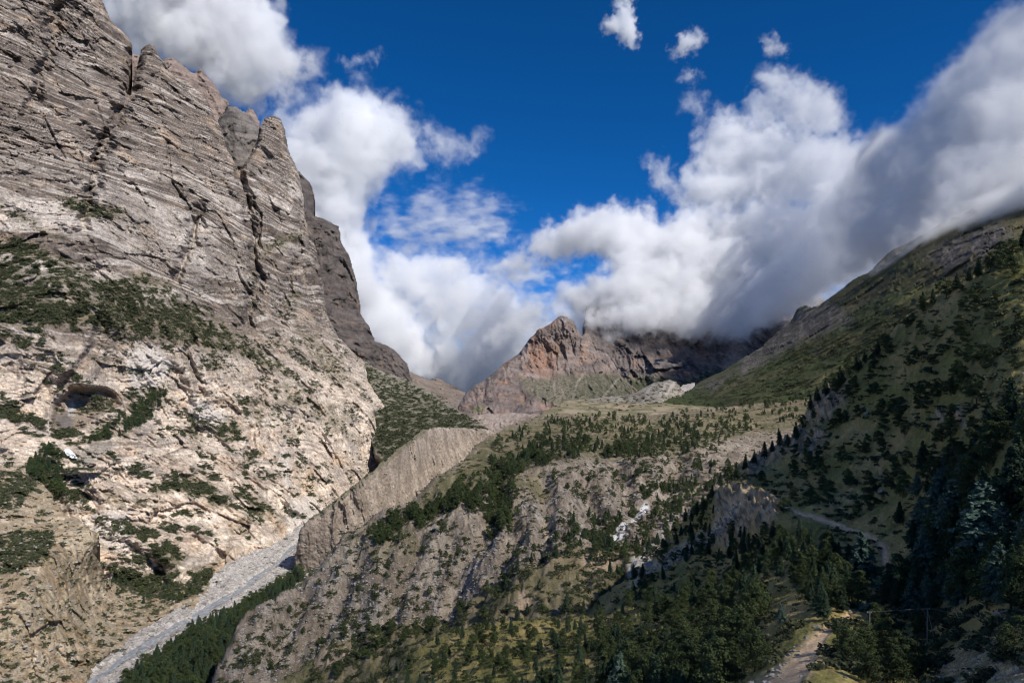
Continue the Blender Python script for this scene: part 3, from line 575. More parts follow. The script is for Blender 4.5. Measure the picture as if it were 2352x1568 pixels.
MW_POLY = [(1190, 1000), (1125, 984), (1075, 981), (1000, 979), (968, 988), (940, 1008), (915, 1029), (870, 1066), (825, 1104), (775, 1142), (725, 1179), (700, 1200), (688, 1219), (680, 1260), (672, 1312), (655, 1350), (640, 1420), (740, 1420), (830, 1330), (980, 1200), (1130, 1090)]
MW_CT = [(688, 1219, 800), (672, 1312, 810), (725, 1179, 812), (825, 1104, 850), (915, 1029, 925), (1000, 979, 1090), (1075, 981, 1190), (1140, 985, 1200), (780, 1240, 808), (900, 1150, 896), (1000, 1080, 1050), (1080, 1030, 1170), (700, 1330, 806), (1130, 1090, 1150), (850, 1180, 850)]
def mw_col(self, p, u, v):
    c = lerp(C3(.235, .19, .15), C3(.355, .295, .24), sm(-.3, .35, fbm(p / np.array([9, 9, 60]), 4, 8)))
    f1, f2, val = worley(p / 2.6, 5); c = c * (.75 + .45 * val)[:, None]
    c = lerp(c, C3(.17, .135, .11), .55 * soft([(660, 1360), (690, 1215), (760, 1160), (800, 1160), (800, 1260), (700, 1400)], u, v, 30))  # cast shade on the wall's nose, put into the soil colour
    self.veg = np.clip(sm(.15, .4, fbm(p / 6, 3, 81)) * sm(.35, .7, self.n[:, 2]), 0, 1)
    tp = sm(16, 3, seg_dist([(725, 1179), (825, 1104), (915, 1029), (970, 988)], u, v)); c = lerp(c, C3(.10, .10, .055), .7 * tp)
    return lerp(c, C3(.05, .055, .03), .7 * self.veg)
wall = Land('moraine_wall', MW_POLY, MW_CT, 1.7, flute(17, 11, 5, 260.), mw_col, SOIL, ragged=7, roll=8, roll_px=10)

# ------------------------------------------------------------------ the spur, its plateau and the side gully
C_POLY = [(420, 1700), (475, 1568), (512, 1500), (550, 1436), (620, 1385), (700, 1334), (740, 1290), (775, 1249), (812, 1212), (850, 1186), (915, 1154), (980, 1110), (1050, 1064), (1095, 1020), (1125, 1000), (1160, 980), (1200, 964), (1250, 951), (1300, 953), (1400, 958), (1500, 950), (1600, 940),
          (1700, 932), (1800, 912), (1900, 890), (2050, 884), (2300, 880), (2700, 880), (2700, 1150), (2050, 1150), (1750, 1330), (1500, 1500), (1200, 1600), (900, 1700)]
C_CT = [(475, 1568, 400), (550, 1434, 440), (700, 1334, 500), (775, 1249, 535), (915, 1154, 575), (1000, 1100, 620), (1050, 1064, 690), (1125, 1003, 880), (1250, 953, 1300), (1500, 950, 1480), (1700, 932, 1650), (1900, 892, 1750), (2300, 890, 1750), (2650, 890, 1700), (2300, 1050, 850), (2650, 1050, 850), (2650, 1150, 640),
        (1200, 1060, 690), (1320, 1062, 650), (1400, 1040, 760), (1500, 1035, 770), (1600, 1015, 860), (1660, 995, 960), (1250, 1150, 560), (1150, 1200, 525), (1000, 1250, 515), (850, 1300, 485), (700, 1430, 455), (690, 1510, 432), (850, 1450, 440), (1000, 1400, 450),
        (1100, 1370, 445), (1200, 1310, 455), (1310, 1270, 470), (1400, 1230, 520), (1450, 1200, 548), (1480, 1165, 610), (1550, 1110, 700), (1620, 1070, 740), (1400, 1130, 600), (1500, 1100, 660), (1300, 1400, 395), (1500, 1370, 390), (1000, 1500, 395), (700, 1600, 400), (1700, 1200, 520), (1900, 1050, 800), (1200, 1450, 380),
        (1380, 1090, 680), (1350, 1180, 540)]
C_GULLY = [[(1140, 1090), (1150, 1150), (1120, 1210), (1060, 1300), (1030, 1400)], [(960, 1230), (930, 1300), (900, 1420)], [(1250, 1110), (1255, 1200), (1240, 1300)], [(830, 1270), (790, 1350), (740, 1450)], [(1180, 1190), (1170, 1280), (1150, 1350)], [(700, 1360), (660, 1430), (620, 1520)], [(1420, 1080), (1440, 1130), (1450, 1190)], [(1340, 1110), (1370, 1180)], [(1560, 1060), (1540, 1110)]]
def c_rel(p, u, v):
    face = sm(1050, 1110, v); low = np.zeros(len(u))
    low = soft([(620, 1600), (700, 1440), (850, 1350), (1000, 1310), (1100, 1260), (1200, 1210), (1330, 1180), (1330, 1290), (1200, 1320), (1000, 1410), (850, 1460), (690, 1530)], u, v, 40)
    w = p + 4 * np.stack([fbm(p / 20, 2, 3), fbm(p / 20, 2, 13), 0 * u], -1)
    rill = fbm(w * np.array([1 / 19., 1 / 90., 1 / 120.]), 3, 7, ridged=True)
    h = face * (4.5 * (rill - .45) * (.6 + 1.1 * low) + 9 * fbm(p / 55, 3, 8) + 4 * fbm(p / 20, 3, 28)) + 1.3 * fbm(p / 6, 4, 9, .62) + (1 - face) * (5 * fbm(p / 80, 3, 4) + 2.5 * fbm(p / 25, 3, 24))
    ju = u + 9 * fbm(p / 16, 3, 31)
    for g in C_GULLY: h = h - 8.5 * sm(34, 2, seg_dist(g, ju, v))
    h = h + 10 * face * fbm(p / 95, 3, 48)
    st = p[:, 2] / 13 + .7 * fbm(p / 40, 2, 41); fr = st - np.floor(st)      # old terraces
    h = h + face * (1 - low) * 3.2 * np.where(fr < .7, fr / .7, (1 - fr) / .3)
    k, e, _ = facets(p / np.array([9, 9, 9.]), 77); h = h + face * 1.5 * k
    return h
GRASS_C = [([(1090, 1020), (1150, 985), (1250, 955), (1500, 955), (1700, 935), (1950, 890), (1900, 980), (1700, 1000), (1560, 1040), (1400, 1050), (1330, 1050), (1210, 1075), (1100, 1130), (1040, 1160), (960, 1190), (900, 1220), (860, 1210), (950, 1140), (1050, 1070)], 1.0),
           ([(640, 1568), (720, 1490), (830, 1440), (950, 1410), (1060, 1385), (1180, 1330), (1280, 1280), (1350, 1290), (1500, 1260), (1560, 1300), (1400, 1600), (640, 1700)], 1.0), ([(790, 1250), (850, 1200), (930, 1200), (1000, 1235), (900, 1260)], .6), ([(1150, 1110), (1240, 1080), (1260, 1120), (1170, 1160)], .9)]
def c_col(self, p, u, v):
    nz = fbm(p / 7, 4, 81, .6); big = fbm(p / 38, 4, 83)
    c = lerp(C3(.175, .14, .105), C3(.29, .24, .185), sm(-.3, .35, fbm(p / np.array([12, 25, 25]), 4, 8)))
    f1, f2, val = worley(p / 2.1, 5); c = c * (.66 + .62 * val)[:, None]
    st = sm(.82, .97, worley(p / 3.4, 15)[2]); c = lerp(c, C3(.42, .39, .36), .55 * st * sm(-.2, .3, big))
    gm = veg_mask(GRASS_C, p, u, v, .5, 16)
    g = lerp(C3(.095, .092, .04), C3(.22, .175, .105), sm(-.25, .3, big)); g = lerp(g, C3(.30, .25, .17), .7 * sm(.2, .45, fbm(p / np.array([25, 40, 9]), 4, 88)) * sm(1250, 1040, v))
    c = lerp(c, C3(.17, .135, .105), .45 * soft([(1060, 1270), (1200, 1230), (1320, 1190), (1320, 1290), (1200, 1340), (1050, 1400)], u, v, 25))
    c = lerp(c, g, .9 * gm * sm(-.6, -.1, nz + .3 * big))
    self.veg = np.clip((.5 + .5 * gm) * sm(-.05, .25, nz + .3 * big) * (1 - .5 * soft([(1040, 1300), (1200, 1240), (1320, 1200), (1320, 1290), (1200, 1330), (1040, 1400)], u, v, 20)), 0, 1)
    c = lerp(c, C3(.05, .053, .03), .8 * sm(.22, .42, nz) * (1 - .5 * gm))
    for poly in ([(720, 1520), (740, 1500), (800, 1495), (812, 1515), (780, 1535), (730, 1535)], [(1340, 1300), (1410, 1290), (1430, 1305), (1380, 1325), (1335, 1320)], [(1190, 1370), (1215, 1365), (1215, 1395), (1185, 1405)]):
        c = lerp(c, C3(.36, .27, .19), .8 * soft(poly, u + 8 * nz, v + 6 * big, 6))
    for line in ([(950, 1265), (1010, 1235), (1040, 1190), (1045, 1170)], [(760, 1240), (800, 1225)], [(1035, 1330), (1040, 1420)], [(1255, 1200), (1255, 1260)], [(1620, 1010), (1680, 1028)]): c = lerp(c, C3(.34, .29, .22), .8 * sm(5, 1, seg_dist(line, u, v) + 3 * nz))
    s = seg_dist([(1482, 1168), (1462, 1185), (1440, 1205), (1418, 1225)], u, v); c = lerp(c, C3(.62, .61, .60), sm(13, 7, s + 5 * nz))
    c = lerp(c, C3(.40, .36, .31), .8 * sm(14, 4, seg_dist([(1550, 1190), (1520, 1230), (1470, 1280), (1450, 1330)], u, v) + 7 * nz))
    c = lerp(c, C3(.38, .35, .32), .8 * sm(20, 4, seg_dist([(1700, 1160), (1640, 1220), (1590, 1245), (1540, 1270), (1480, 1300), (1450, 1350)], u, v) + 7 * nz))
    return np.clip(c, .02, .8)
spur = Land('moraine_spur', C_POLY, C_CT, 2.0, c_rel, c_col, SOIL, ragged=4, roll=14, roll_px=10, radial=False)

# ------------------------------------------------------------------ the near slope on the right with the trail
R_POLY = [(2900, 150), (2600, 380), (2352, 552), (2296, 592), (2200, 645), (2111, 697), (2060, 742), (2030, 780), (1990, 812), (1956, 842), (1916, 880), (1876, 908), (1856, 935), (1840, 962), (1822, 1002), (1776, 1030), (1741, 1050), (1700, 1075), (1676, 1092), (1650, 1118), (1600, 1160), (1570, 1200),
          (1530, 1240), (1490, 1290), (1430, 1335), (1350, 1375), (1250, 1405), (1150, 1425), (1050, 1450), (950, 1480), (850, 1520), (760, 1568), (640, 1750), (2900, 1750)]
R_CT = [(1860, 1568, 75), (2352, 1568, 58), (2700, 1600, 46), (1500, 1568, 150), (1176, 1568, 255), (900, 1568, 375), (1176, 1480, 325), (1500, 1450, 225), (1700, 1450, 150), (1860, 1450, 108), (2130, 1490, 103), (2352, 1400, 84), (2040, 1290, 165), (1900, 1200, 215), (1820, 1180, 235), (1700, 1160, 285),
        (1650, 1259, 315), (1640, 1140, 330), (1500, 1350, 325), (1350, 1400, 392), (1150, 1440, 385), (950, 1490, 410), (1700, 1300, 255), (2200, 1200, 148), (2352, 1100, 125), (2352, 850, 170), (2352, 555, 240), (2111, 697, 285), (1956, 842, 310), (1846, 960, 330), (1741, 1050, 350), (2100, 950, 228), (1950, 1050, 250), (2800, 400, 200), (1570, 1200, 365), (1520, 1265, 372), (2700, 1000, 120), (2200, 1400, 112)]
OUTCROPS = [[(1640, 1140), (1680, 1110), (1720, 1120), (1790, 1150), (1800, 1175), (1780, 1200), (1720, 1230), (1680, 1265), (1650, 1262), (1625, 1235), (1640, 1190)], [(1850, 960), (1860, 925), (1900, 890), (1950, 880), (1940, 930), (1900, 965), (1860, 975)],
            [(1780, 1010), (1850, 985), (1900, 1000), (1880, 1050), (1800, 1050)], [(2140, 955), (2210, 940), (2215, 975), (2150, 985)], [(1690, 1080), (1760, 1030), (1830, 1010), (1790, 1060), (1720, 1110)]]
TRAIL = [(1560, 1750, 60), (1800, 1568, 54), (1832, 1530, 45), (1856, 1495, 35), (1882, 1462, 24), (1905, 1440, 13), (1960, 1405, 5), (2015, 1360, 4), (2036, 1318, 5), (2034, 1285, 12), (2030, 1262, 15), (2012, 1240, 9), (1975, 1222, 8), (1930, 1206, 8), (1880, 1190, 9), (1838, 1178, 7), (1800, 1165, 6), (1760, 1158, 7), (1700, 1158, 8), (1655, 1150, 7)]
def trail_mask(u, v):
    best = np.full(u.shape, 1e9); 
    for k in range(len(TRAIL) - 1):
        x1, y1, w1 = TRAIL[k]; x2, y2, w2 = TRAIL[k + 1]; ex, ey = x2 - x1, y2 - y1
        t_ = np.clip(((u - x1) * ex + (v - y1) * ey) / (ex * ex + ey * ey), 0, 1)
        best = np.minimum(best, np.hypot(u - x1 - t_ * ex, v - y1 - t_ * ey) / ((w1 + t_ * (w2 - w1)) * .5))
    return best
def r_rel(p, u, v):
    rk = np.zeros(len(u))
    for poly in OUTCROPS: rk = np.maximum(rk, soft(poly, u, v, 10))
    tr = trail_mask(u, v); near = sm(60, 260, p[:, 1])
    h = .55 * fbm(p / 2.4, 4, 9, .65) + .5 * near * facets(p / 6, 66)[0] + 1.6 * near * fbm(p / 22, 3, 8) + 1.3 * near * sm(1.4, 4, tr) * fbm(p / 9, 3, 18)
    z = p[:, 2] / 3.4 + fbm(p / 9, 2, 4); fr = z - np.floor(z)
    h = h + rk * (5 * (fbm(p / 14, 4, 5, ridged=True) - .3) + 1.6 * np.where(fr < .75, fr / .75, (1 - fr) / .25))
    return h * sm(.6, 1.8, tr) - .35 * sm(1.5, .6, tr)
def r_col(self, p, u, v):
    nz = fbm(p / 5, 4, 81, .6); big = fbm(p / 26, 4, 83); fine = fbm(p / 1.3, 3, 85, .6)
    c = lerp(C3(.11, .108, .044), C3(.21, .168, .088), sm(-.3, .35, big + .25 * nz))
    c = lerp(c, C3(.125, .125, .048), .6 * sm(.0, .4, fbm(p / 18, 3, 90)))
    er = soft([(1960, 1060), (2020, 1050), (2050, 1090), (2040, 1130), (1980, 1160), (1930, 1190), (1900, 1170)], u, v, 25)
    c = lerp(c, C3(.25, .19, .125), .8 * er * sm(-.1, .25, fbm(p / np.array([3, 3, 1.2]), 3, 7)))
    rk = np.zeros(len(u))
    for poly in OUTCROPS: rk = np.maximum(rk, soft(poly, u + 9 * nz, v + 9 * big, 12))
    rock = lerp(C3(.095, .08, .066), C3(.235, .20, .168), sm(-.25, .35, fbm(p / np.array([6, 6, 2.2]), 4, 5))); rock = lerp(rock, C3(.34, .23, .14), .5 * sm(.15, .4, fbm(p / 9, 3, 6)))
    c = lerp(c, rock, rk * sm(-.45, .0, nz + .2))
    c = lerp(c, rock * .9, .75 * sm(.3, .45, nz) * sm(-.1, .3, big))
    gravel = soft([(2180, 1500), (2300, 1440), (2500, 1420), (2600, 1750), (2100, 1750)], u, v, 25)
    c = lerp(c, lerp(C3(.15, .13, .085), C3(.30, .265, .21), sm(-.1, .3, fine)), .75 * gravel)
    bed = sm(20, 4, seg_dist([(1700, 1160), (1640, 1225), (1600, 1245), (1545, 1275), (1490, 1305), (1455, 1345)], u, v) + 6 * nz); c = lerp(c, C3(.30, .27, .235), .7 * bed)
    tr = trail_mask(u + 2 * nz, v + 2 * nz)
    c = lerp(c, C3(.25, .20, .145), .7 * sm(2.1, 1.2, tr + .5 * nz))
    c = lerp(c, lerp(C3(.29, .215, .168), C3(.37, .285, .225), sm(-.3, .3, fine)), sm(1.15, .85, tr))
    self.veg = sm(.05, .35, nz) * .8 * (1 - rk) * sm(1.2, 2, tr)
    c = lerp(c, C3(.055, .06, .028), .55 * self.veg)
    c = c * (1.85 + 1. * fine * sm(.8, 1.4, tr))[:, None] * np.array([1.1, 1.02, .80])
    return np.clip(c, .02, .8)
near = Land('near_slope', R_POLY, R_CT, 2.6, r_rel, r_col, TURF, ragged=3, roll=5, roll_px=8, radial=False)

gm_ = plain_material('valley_ground', (.16, .14, .1), scale=.02)
bm = [(-90000, -90000, -320), (90000, -90000, -320), (90000, 90000, -320), (-90000, 90000, -320)]
tag(mesh_from('ground', bm, [(0, 1, 2, 3)], gm_), kind='structure')
print('terrain', time.time() - T0)
#@@PART2
# ------------------------------------------------------------------ clouds
def cloud_material(aniso=-.15):
    m = bpy.data.materials.new('cloud_vapour'); m.use_nodes = True; t = m.node_tree; t.nodes.clear()
    o = t.nodes.new('ShaderNodeOutputMaterial'); pv = t.nodes.new('ShaderNodeVolumePrincipled')
    pv.inputs['Color'].default_value = (1, 1, 1, 1); pv.inputs['Density'].default_value = 1; pv.inputs['Anisotropy'].default_value = aniso
    t.links.new(pv.outputs[0], o.inputs['Volume']); return m
VAPOUR = cloud_material()

def cloud(pts, rad, k, b, voxel, nscale, label, sigma=.03, amp=2.9, soft_=.75, bias=0., stretch=(1, 1, 1), seed=0.):
    """Vapour around a cloud of points: density falls off from the points and is torn by noise."""
    me = bpy.data.meshes.new('cloud'); P = np.asarray(pts, np.float32)
    me.vertices.add(len(P)); me.vertices.foreach_set('co', P.ravel())
    for n_, a_ in (('rad', rad), ('k', k), ('deep', b)):
        a = me.attributes.new(n_, 'FLOAT', 'POINT'); a.data.foreach_set('value', np.asarray(a_, np.float32))
    ob = bpy.data.objects.new('cloud', me); COL.objects.link(ob); tag(ob, label, 'cloud')
    g = bpy.data.node_groups.new('cloud_density', 'GeometryNodeTree')
    g.interface.new_socket('Geometry', in_out='INPUT', socket_type='NodeSocketGeometry'); g.interface.new_socket('Geometry', in_out='OUTPUT', socket_type='NodeSocketGeometry')
    N = g.nodes; K = g.links.new; gi = N.new('NodeGroupInput'); go = N.new('NodeGroupOutput'); pos = N.new('GeometryNodeInputPosition')
    def M(op, *a):
        n = N.new('ShaderNodeMath'); n.operation = op
        for i, x in enumerate(a):
            if isinstance(x, (int, float)): n.inputs[i].default_value = x
            else: K(x, n.inputs[i])
        return n.outputs[0]
    def VM(op, *a):
        n = N.new('ShaderNodeVectorMath'); n.operation = op
        for i, x in enumerate(a):
            if isinstance(x, tuple): n.inputs[i].default_value = x
            elif isinstance(x, (int, float)): n.inputs['Scale'].default_value = x
            else: K(x, n.inputs[i])
        return n.outputs[0]
    def noise(vec, sc, det, rough=.58, col=False):
        n = N.new('ShaderNodeTexNoise'); n.inputs['Scale'].default_value = sc; n.inputs['Detail'].default_value = det; n.inputs['Roughness'].default_value = rough
        K(vec, n.inputs['Vector']); return n.outputs[1] if col else n.outputs[0]
    ps = VM('ADD', VM('MULTIPLY', pos.outputs[0], stretch), (seed * 1000, seed * 370, 0.))
    warp = VM('SCALE', VM('SUBTRACT', noise(ps, 1 / (nscale * .9), 4, .55, True), (.5, .5, .5)), nscale * 1.0)
    r0 = float(np.mean(rad))
    fine = VM('SCALE', VM('SUBTRACT', noise(VM('ADD', ps, (31., 7., 3.)), 1 / (r0 * 1.1), 3, .6, True), (.5, .5, .5)), r0 * 2.6)
    wp = VM('ADD', VM('ADD', pos.outputs[0], warp), fine)
    sn = N.new('GeometryNodeSampleNearest'); K(gi.outputs[0], sn.inputs['Geometry']); K(wp, sn.inputs['Sample Position'])
    def samp(attr, typ='FLOAT'):
        s = N.new('GeometryNodeSampleIndex'); s.data_type = typ; K(gi.outputs[0], s.inputs[0]); K(sn.outputs[0], s.inputs['Index'])
        if attr is None: K(pos.outputs[0], s.inputs['Value'])
        else:
            na = N.new('GeometryNodeInputNamedAttribute'); na.data_type = 'FLOAT'; na.inputs['Name'].default_value = attr; K(na.outputs[0], s.inputs['Value'])
        return s.outputs[0]
    d = N.new('ShaderNodeVectorMath'); d.operation = 'DISTANCE'; K(wp, d.inputs[0]); K(samp(None, 'FLOAT_VECTOR'), d.inputs[1])
    base = M('ADD', samp('deep'), M('MINIMUM', 0., M('SUBTRACT', 1.3, M('DIVIDE', d.outputs['Value'], samp('rad')))))
    f = noise(VM('ADD', ps, VM('SCALE', warp, .35)), 1 / nscale, 8, .6)
    x = M('ADD', base, M('MULTIPLY', M('SUBTRACT', f, .52), amp)); x = M('ADD', x, bias)
    x = M('DIVIDE', M('MINIMUM', M('MAXIMUM', x, 0.), soft_), soft_)
    x = M('MULTIPLY', M('POWER', x, 1.6), M('MULTIPLY', samp('k'), sigma))
    vc = N.new('GeometryNodeVolumeCube'); K(x, vc.inputs['Density'])
    pad = float(np.max(rad)) * 1.3; mn = P.min(0) - pad; mx = P.max(0) + pad
    vc.inputs['Min'].default_value = mn; vc.inputs['Max'].default_value = mx
    for i, n in enumerate(('Resolution X', 'Resolution Y', 'Resolution Z')): vc.inputs[n].default_value = max(4, int((mx[i] - mn[i]) / voxel))
    smn = N.new('GeometryNodeSetMaterial'); smn.inputs['Material'].default_value = VAPOUR
    K(vc.outputs[0], smn.inputs[0]); K(smn.outputs[0], go.inputs[0])
    md = ob.modifiers.new('density', 'NODES'); md.node_group = g
    return ob

TILT = 0.
def fill(poly, rpx, dist, thick, k=1., deep=1., edge_px=80.):
    """Points inside an outline of the sky at a distance, spread in depth; each knows how far inside the outline it lies."""
    P = np.array(poly, float); (u0, v0), (u1, v1) = P.min(0), P.max(0); D = lambda u: np.interp(u, *dist) if isinstance(dist, tuple) else np.full(np.shape(u), float(dist))
    lay = max(1, int(round(2 * thick / (rpx / F * D(P[:, 0].mean()) * 1.3))))
    n = int(1.6 * lay * (u1 - u0) * (v1 - v0) / (rpx * rpx))
    u = rng.uniform(u0, u1, n); v = rng.uniform(v0, v1, n)
    e = seg_dist(poly, u, v, True); ok = inside(poly, u, v)
    u, v, e = u[ok], v[ok], e[ok]; d = D(u)
    d = d + TILT * np.clip(760 - v, 0, 700) / F * d      # the flank leans back, away from the sun
    th = thick * np.sqrt(np.clip(e / edge_px, .02, 1)); w = rng.uniform(-1, 1, len(u)); d = d + w * th
    b = np.minimum(sm(0, edge_px, e) ** .8, (1 - .75 * np.abs(w) ** 3)) * 1.25 - .3
    return at(u, v, d), rpx / F * d, np.full(len(u), float(k)), b * deep
def clouds(parts, voxel, nscale, label, **kw):
    f = [fill(*a) for a in parts]
    return cloud(*[np.concatenate([x[i] for x in f]) for i in range(4)], voxel, nscale, label, **kw)

clouds([([(150, -220), (600, -220), (640, -20), (672, 45), (698, 95), (708, 125), (700, 165), (640, 225), (590, 275), (520, 260), (440, 200), (380, 170), (300, 160), (210, 60)], 22, 3700, 240, 1., 1., 90),
        ([(600, 100), (700, 90), (750, 125), (752, 185), (705, 215), (640, 260), (590, 290), (560, 260)], 18, 3700, 90, .5, .75, 40)],
       10, 190, 'broad white cloud hanging behind the summit of the great cliff', sigma=.02)
clouds([([(540, 300), (600, 300), (650, 290), (668, 240), (676, 205), (720, 222), (755, 182), (815, 165), (855, 185), (876, 208), (910, 208), (945, 240), (972, 290), (1010, 330), (1000, 378), (940, 400), (890, 440), (880, 490), (870, 540), (890, 600), (940, 660), (1000, 740), (1010, 900), (880, 920), (780, 820), (640, 600)], 26, 7600, 520, 1., 1., 100),
        ([(1130, 720), (1280, 690), (1400, 700), (1420, 790), (1300, 830), (1180, 880), (1100, 910), (1000, 900), (1040, 800)], 26, 8200, 200, .8, 1., 40),
        ([(960, 850), (1060, 800), (1180, 740), (1230, 790), (1180, 850), (1140, 900), (1120, 930), (1040, 930), (940, 900)], 24, 8600, 200, .9, 1.1, 26),
        ([(840, 560), (930, 545), (1020, 570), (1100, 600), (1200, 640), (1280, 690), (1260, 760), (1180, 830), (1120, 895), (1000, 905), (900, 880), (850, 700)], 26, 7900, 330, .6, .95, 60),
        ([(950, 280), (1010, 270), (1060, 300), (1085, 330), (1060, 375), (1000, 400), (950, 400)], 20, 7600, 110, .35, .7, 40), ([(1040, 340), (1100, 312), (1150, 302), (1145, 328), (1090, 352), (1050, 375)], 14, 7600, 50, .4, .7, 18)],
       19, 420, 'tall white cumulus rising beside the great cliff', sigma=.010)
clouds([([(860, 480), (920, 430), (1000, 410), (1100, 420), (1170, 460), (1210, 500), (1200, 560), (1100, 600), (950, 620), (860, 590)], 24, 9000, 130, .32, .62, 70), ([(1060, 600), (1150, 580), (1250, 570), (1330, 590), (1300, 640), (1200, 690), (1080, 670)], 24, 9000, 110, .4, .6, 50), ([(1000, 690), (1150, 680), (1250, 700), (1200, 760), (1100, 800), (1000, 800)], 24, 9200, 120, .5, .8, 50)],
       22, 230, 'thin mottled cloud in the gap of blue sky', sigma=.012, amp=3.0, stretch=(.75, 1, 2.1))
TILT = 1.15
DD = ([900, 1250, 1400, 1700, 1866, 1960, 2060, 2200, 2352, 2700], [7000, 6200, 5500, 5150, 4500, 3700, 2700, 2300, 2120, 1900])
clouds([([(1080, 640), (1130, 585), (1180, 570), (1230, 538), (1290, 505), (1340, 482), (1400, 468), (1480, 470), (1520, 505), (1570, 478), (1610, 440), (1640, 460), (1900, 450), (1990, 480), (1990, 610), (1910, 690), (1860, 715), (1790, 758), (1700, 785), (1560, 790), (1430, 785), (1350, 775), (1320, 735), (1290, 715), (1250, 745), (1200, 770), (1130, 830), (1080, 850), (1130, 760), (1230, 690), (1330, 640), (1390, 622), (1340, 590), (1240, 605), (1160, 640)], 22, DD, 340, 1., 1.1, 55),
        ([(1560, 490), (1545, 430), (1580, 370), (1600, 300), (1640, 250), (1720, 250), (1790, 270), (1850, 290), (1960, 320), (2000, 480), (1640, 520)], 22, DD, 230, .9, .95, 60), ([(1690, 290), (1735, 180), (1745, 140), (1790, 150), (1850, 165), (1890, 170), (1930, 220), (1960, 240), (1950, 310), (1850, 340)], 18, DD, 130, .5, .8, 45), ([(1465, 365), (1500, 335), (1530, 370), (1560, 395), (1600, 430), (1580, 490), (1520, 450), (1490, 400)], 14, DD, 70, .5, .8, 30),
        ([(1540, 235), (1590, 205), (1640, 225), (1670, 260), (1620, 285)], 14, DD, 60, .35, .75, 28)],
       12, 230, 'long white cloud bank lying across the dark mountain', sigma=.0115)
TILT = 0.
clouds([([(1990, 615), (2060, 560), (2150, 505), (2250, 450), (2352, 385), (2600, 250), (2600, 430), (2420, 505), (2320, 525), (2220, 560), (2120, 600), (2040, 640)], 18, ([1990, 2100, 2352, 2600], [2450, 2330, 2020, 1800]), 150, .8, 1., 36)],
       9, 120, 'torn mist lying along the crest of the right ridge', sigma=.02, amp=2.6)
TILT = .85
clouds([([(1880, 480), (1950, 330), (2010, 295), (2060, 270), (2105, 235), (2125, 185), (2195, 110), (2255, 65), (2295, 10), (2380, -60), (2480, -220), (2800, -220), (2800, 420), (2420, 520), (2352, 545), (2280, 560), (2200, 590), (2120, 612), (2060, 640), (2005, 650), (1920, 695)], 24, DD, 330, 1., 1.1, 80)],
       11, 200, 'grey bellied cloud wrapped round the ridge on the right', sigma=.0115)
for poly, r, k, lab in (([(1370, 60), (1410, 25), (1412, -50), (1445, -40), (1470, 85), (1475, 115), (1415, 90)], 12, .6, 'small ragged puff of cloud high in the blue'), ([(1520, 140), (1560, 75), (1600, 62), (1640, 90), (1605, 118), (1560, 130)], 10, .4, 'thin wisp of cloud beside the small high puff'),
                        ([(1730, 85), (1770, 75), (1810, 105), (1822, 140), (1765, 128)], 10, .25, 'faint wisp of cloud above the branching cloud top'), ([(1540, 180), (1580, 155), (1615, 175), (1580, 205)], 10, .25, 'faint round wisp in the blue above the bank'), ([(755, 145), (820, 120), (900, 118), (870, 150), (800, 165)], 10, .14, 'faint streak of cloud right of the cliff top')):
    clouds([(poly, r, 6000, 70, k, .85, 26)], 9, 150, lab, sigma=.03, amp=3.)
# the cloud overhead whose shade lies on the near slope and the forest
sx, sy, sz = TO_SUN
ov = []; ok_ = []; H = 800.
for x in np.arange(-80, 900, 70):
    for y in np.arange(-150, 1250, 70):
        if (x > 60 and y < 1250 - .3 * x) or y < 540:
            g0 = np.array([x, y, -90.]); ov.append(g0 + TO_SUN * ((H - g0[2]) / sz) + rng.normal(size=3) * [20, 20, 30]); ok_.append(2.0 if x < 75 and y < 460 else (.22 if y < 460 else .8))
cloud(np.array(ov), np.full(len(ov), 90.), np.array(ok_), np.full(len(ov), .55), 50, 260, 'low cloud drifting above the near slope, shading it', sigma=.0013, amp=.75)
# unseen cloud cover left of the gorge, added to fill the near slope's shade
P = rng.uniform((-4200, -2600, 1800), (-700, 800, 2900), (420, 3)); q = (((P - [-2450, -900, 2350]) / [1750, 1700, 550]) ** 2).sum(1); b = 1.15 - 1.1 * q; ok = b > -.3
o = cloud(P[ok], np.full(ok.sum(), 190.), np.ones(ok.sum()), b[ok], 150, 570, None, sigma=.004, amp=1.8); del o['category']; o['kind'] = 'stuff'
print('clouds', time.time() - T0)

# ------------------------------------------------------------------ trees
BARK = plain_material('bark', (.075, .055, .04), .95, .35, 4.)
LEAF = {'juniper_tree': leaf_material('juniper_foliage', (.024, .036, .015), (.082, .108, .038)), 'pine_tree': leaf_material('pine_needles', (.022, .037, .021), (.066, .100, .052)),
        'blue_pine': leaf_material('blue_pine_needles', (.040, .072, .054), (.125, .185, .135)), 'shrub': leaf_material('shrub_foliage', (.030, .038, .018), (.085, .095, .044))}
def tufts(cent, nrm, size, r, n_per=1, flat=.5):
    """Small leaf-sized quads at CENT, roughly facing NRM."""
    cent = np.repeat(cent, n_per, 0); nrm = np.repeat(nrm, n_per, 0); size = np.repeat(size, n_per); n = len(cent)
    nn = nrm + r.normal(size=(n, 3)) * flat; nn /= np.linalg.norm(nn, axis=1)[:, None] + 1e-9
    a = np.cross(nn, r.normal(size=(n, 3))); a /= np.linalg.norm(a, axis=1)[:, None] + 1e-9; b = np.cross(nn, a)
    j = r.normal(size=(n, 3)) * size[:, None] * .3
    s = size[:, None]; c = cent + j
    e = r.uniform(.5, 1.2, (4, n, 1))
    V = np.stack([c + a * s * e[0], c + b * s * e[1] * .7, c - a * s * e[2], c - b * s * e[3] * .7], 1).reshape(-1, 3)
    return V, np.arange(4 * n).reshape(n, 4)
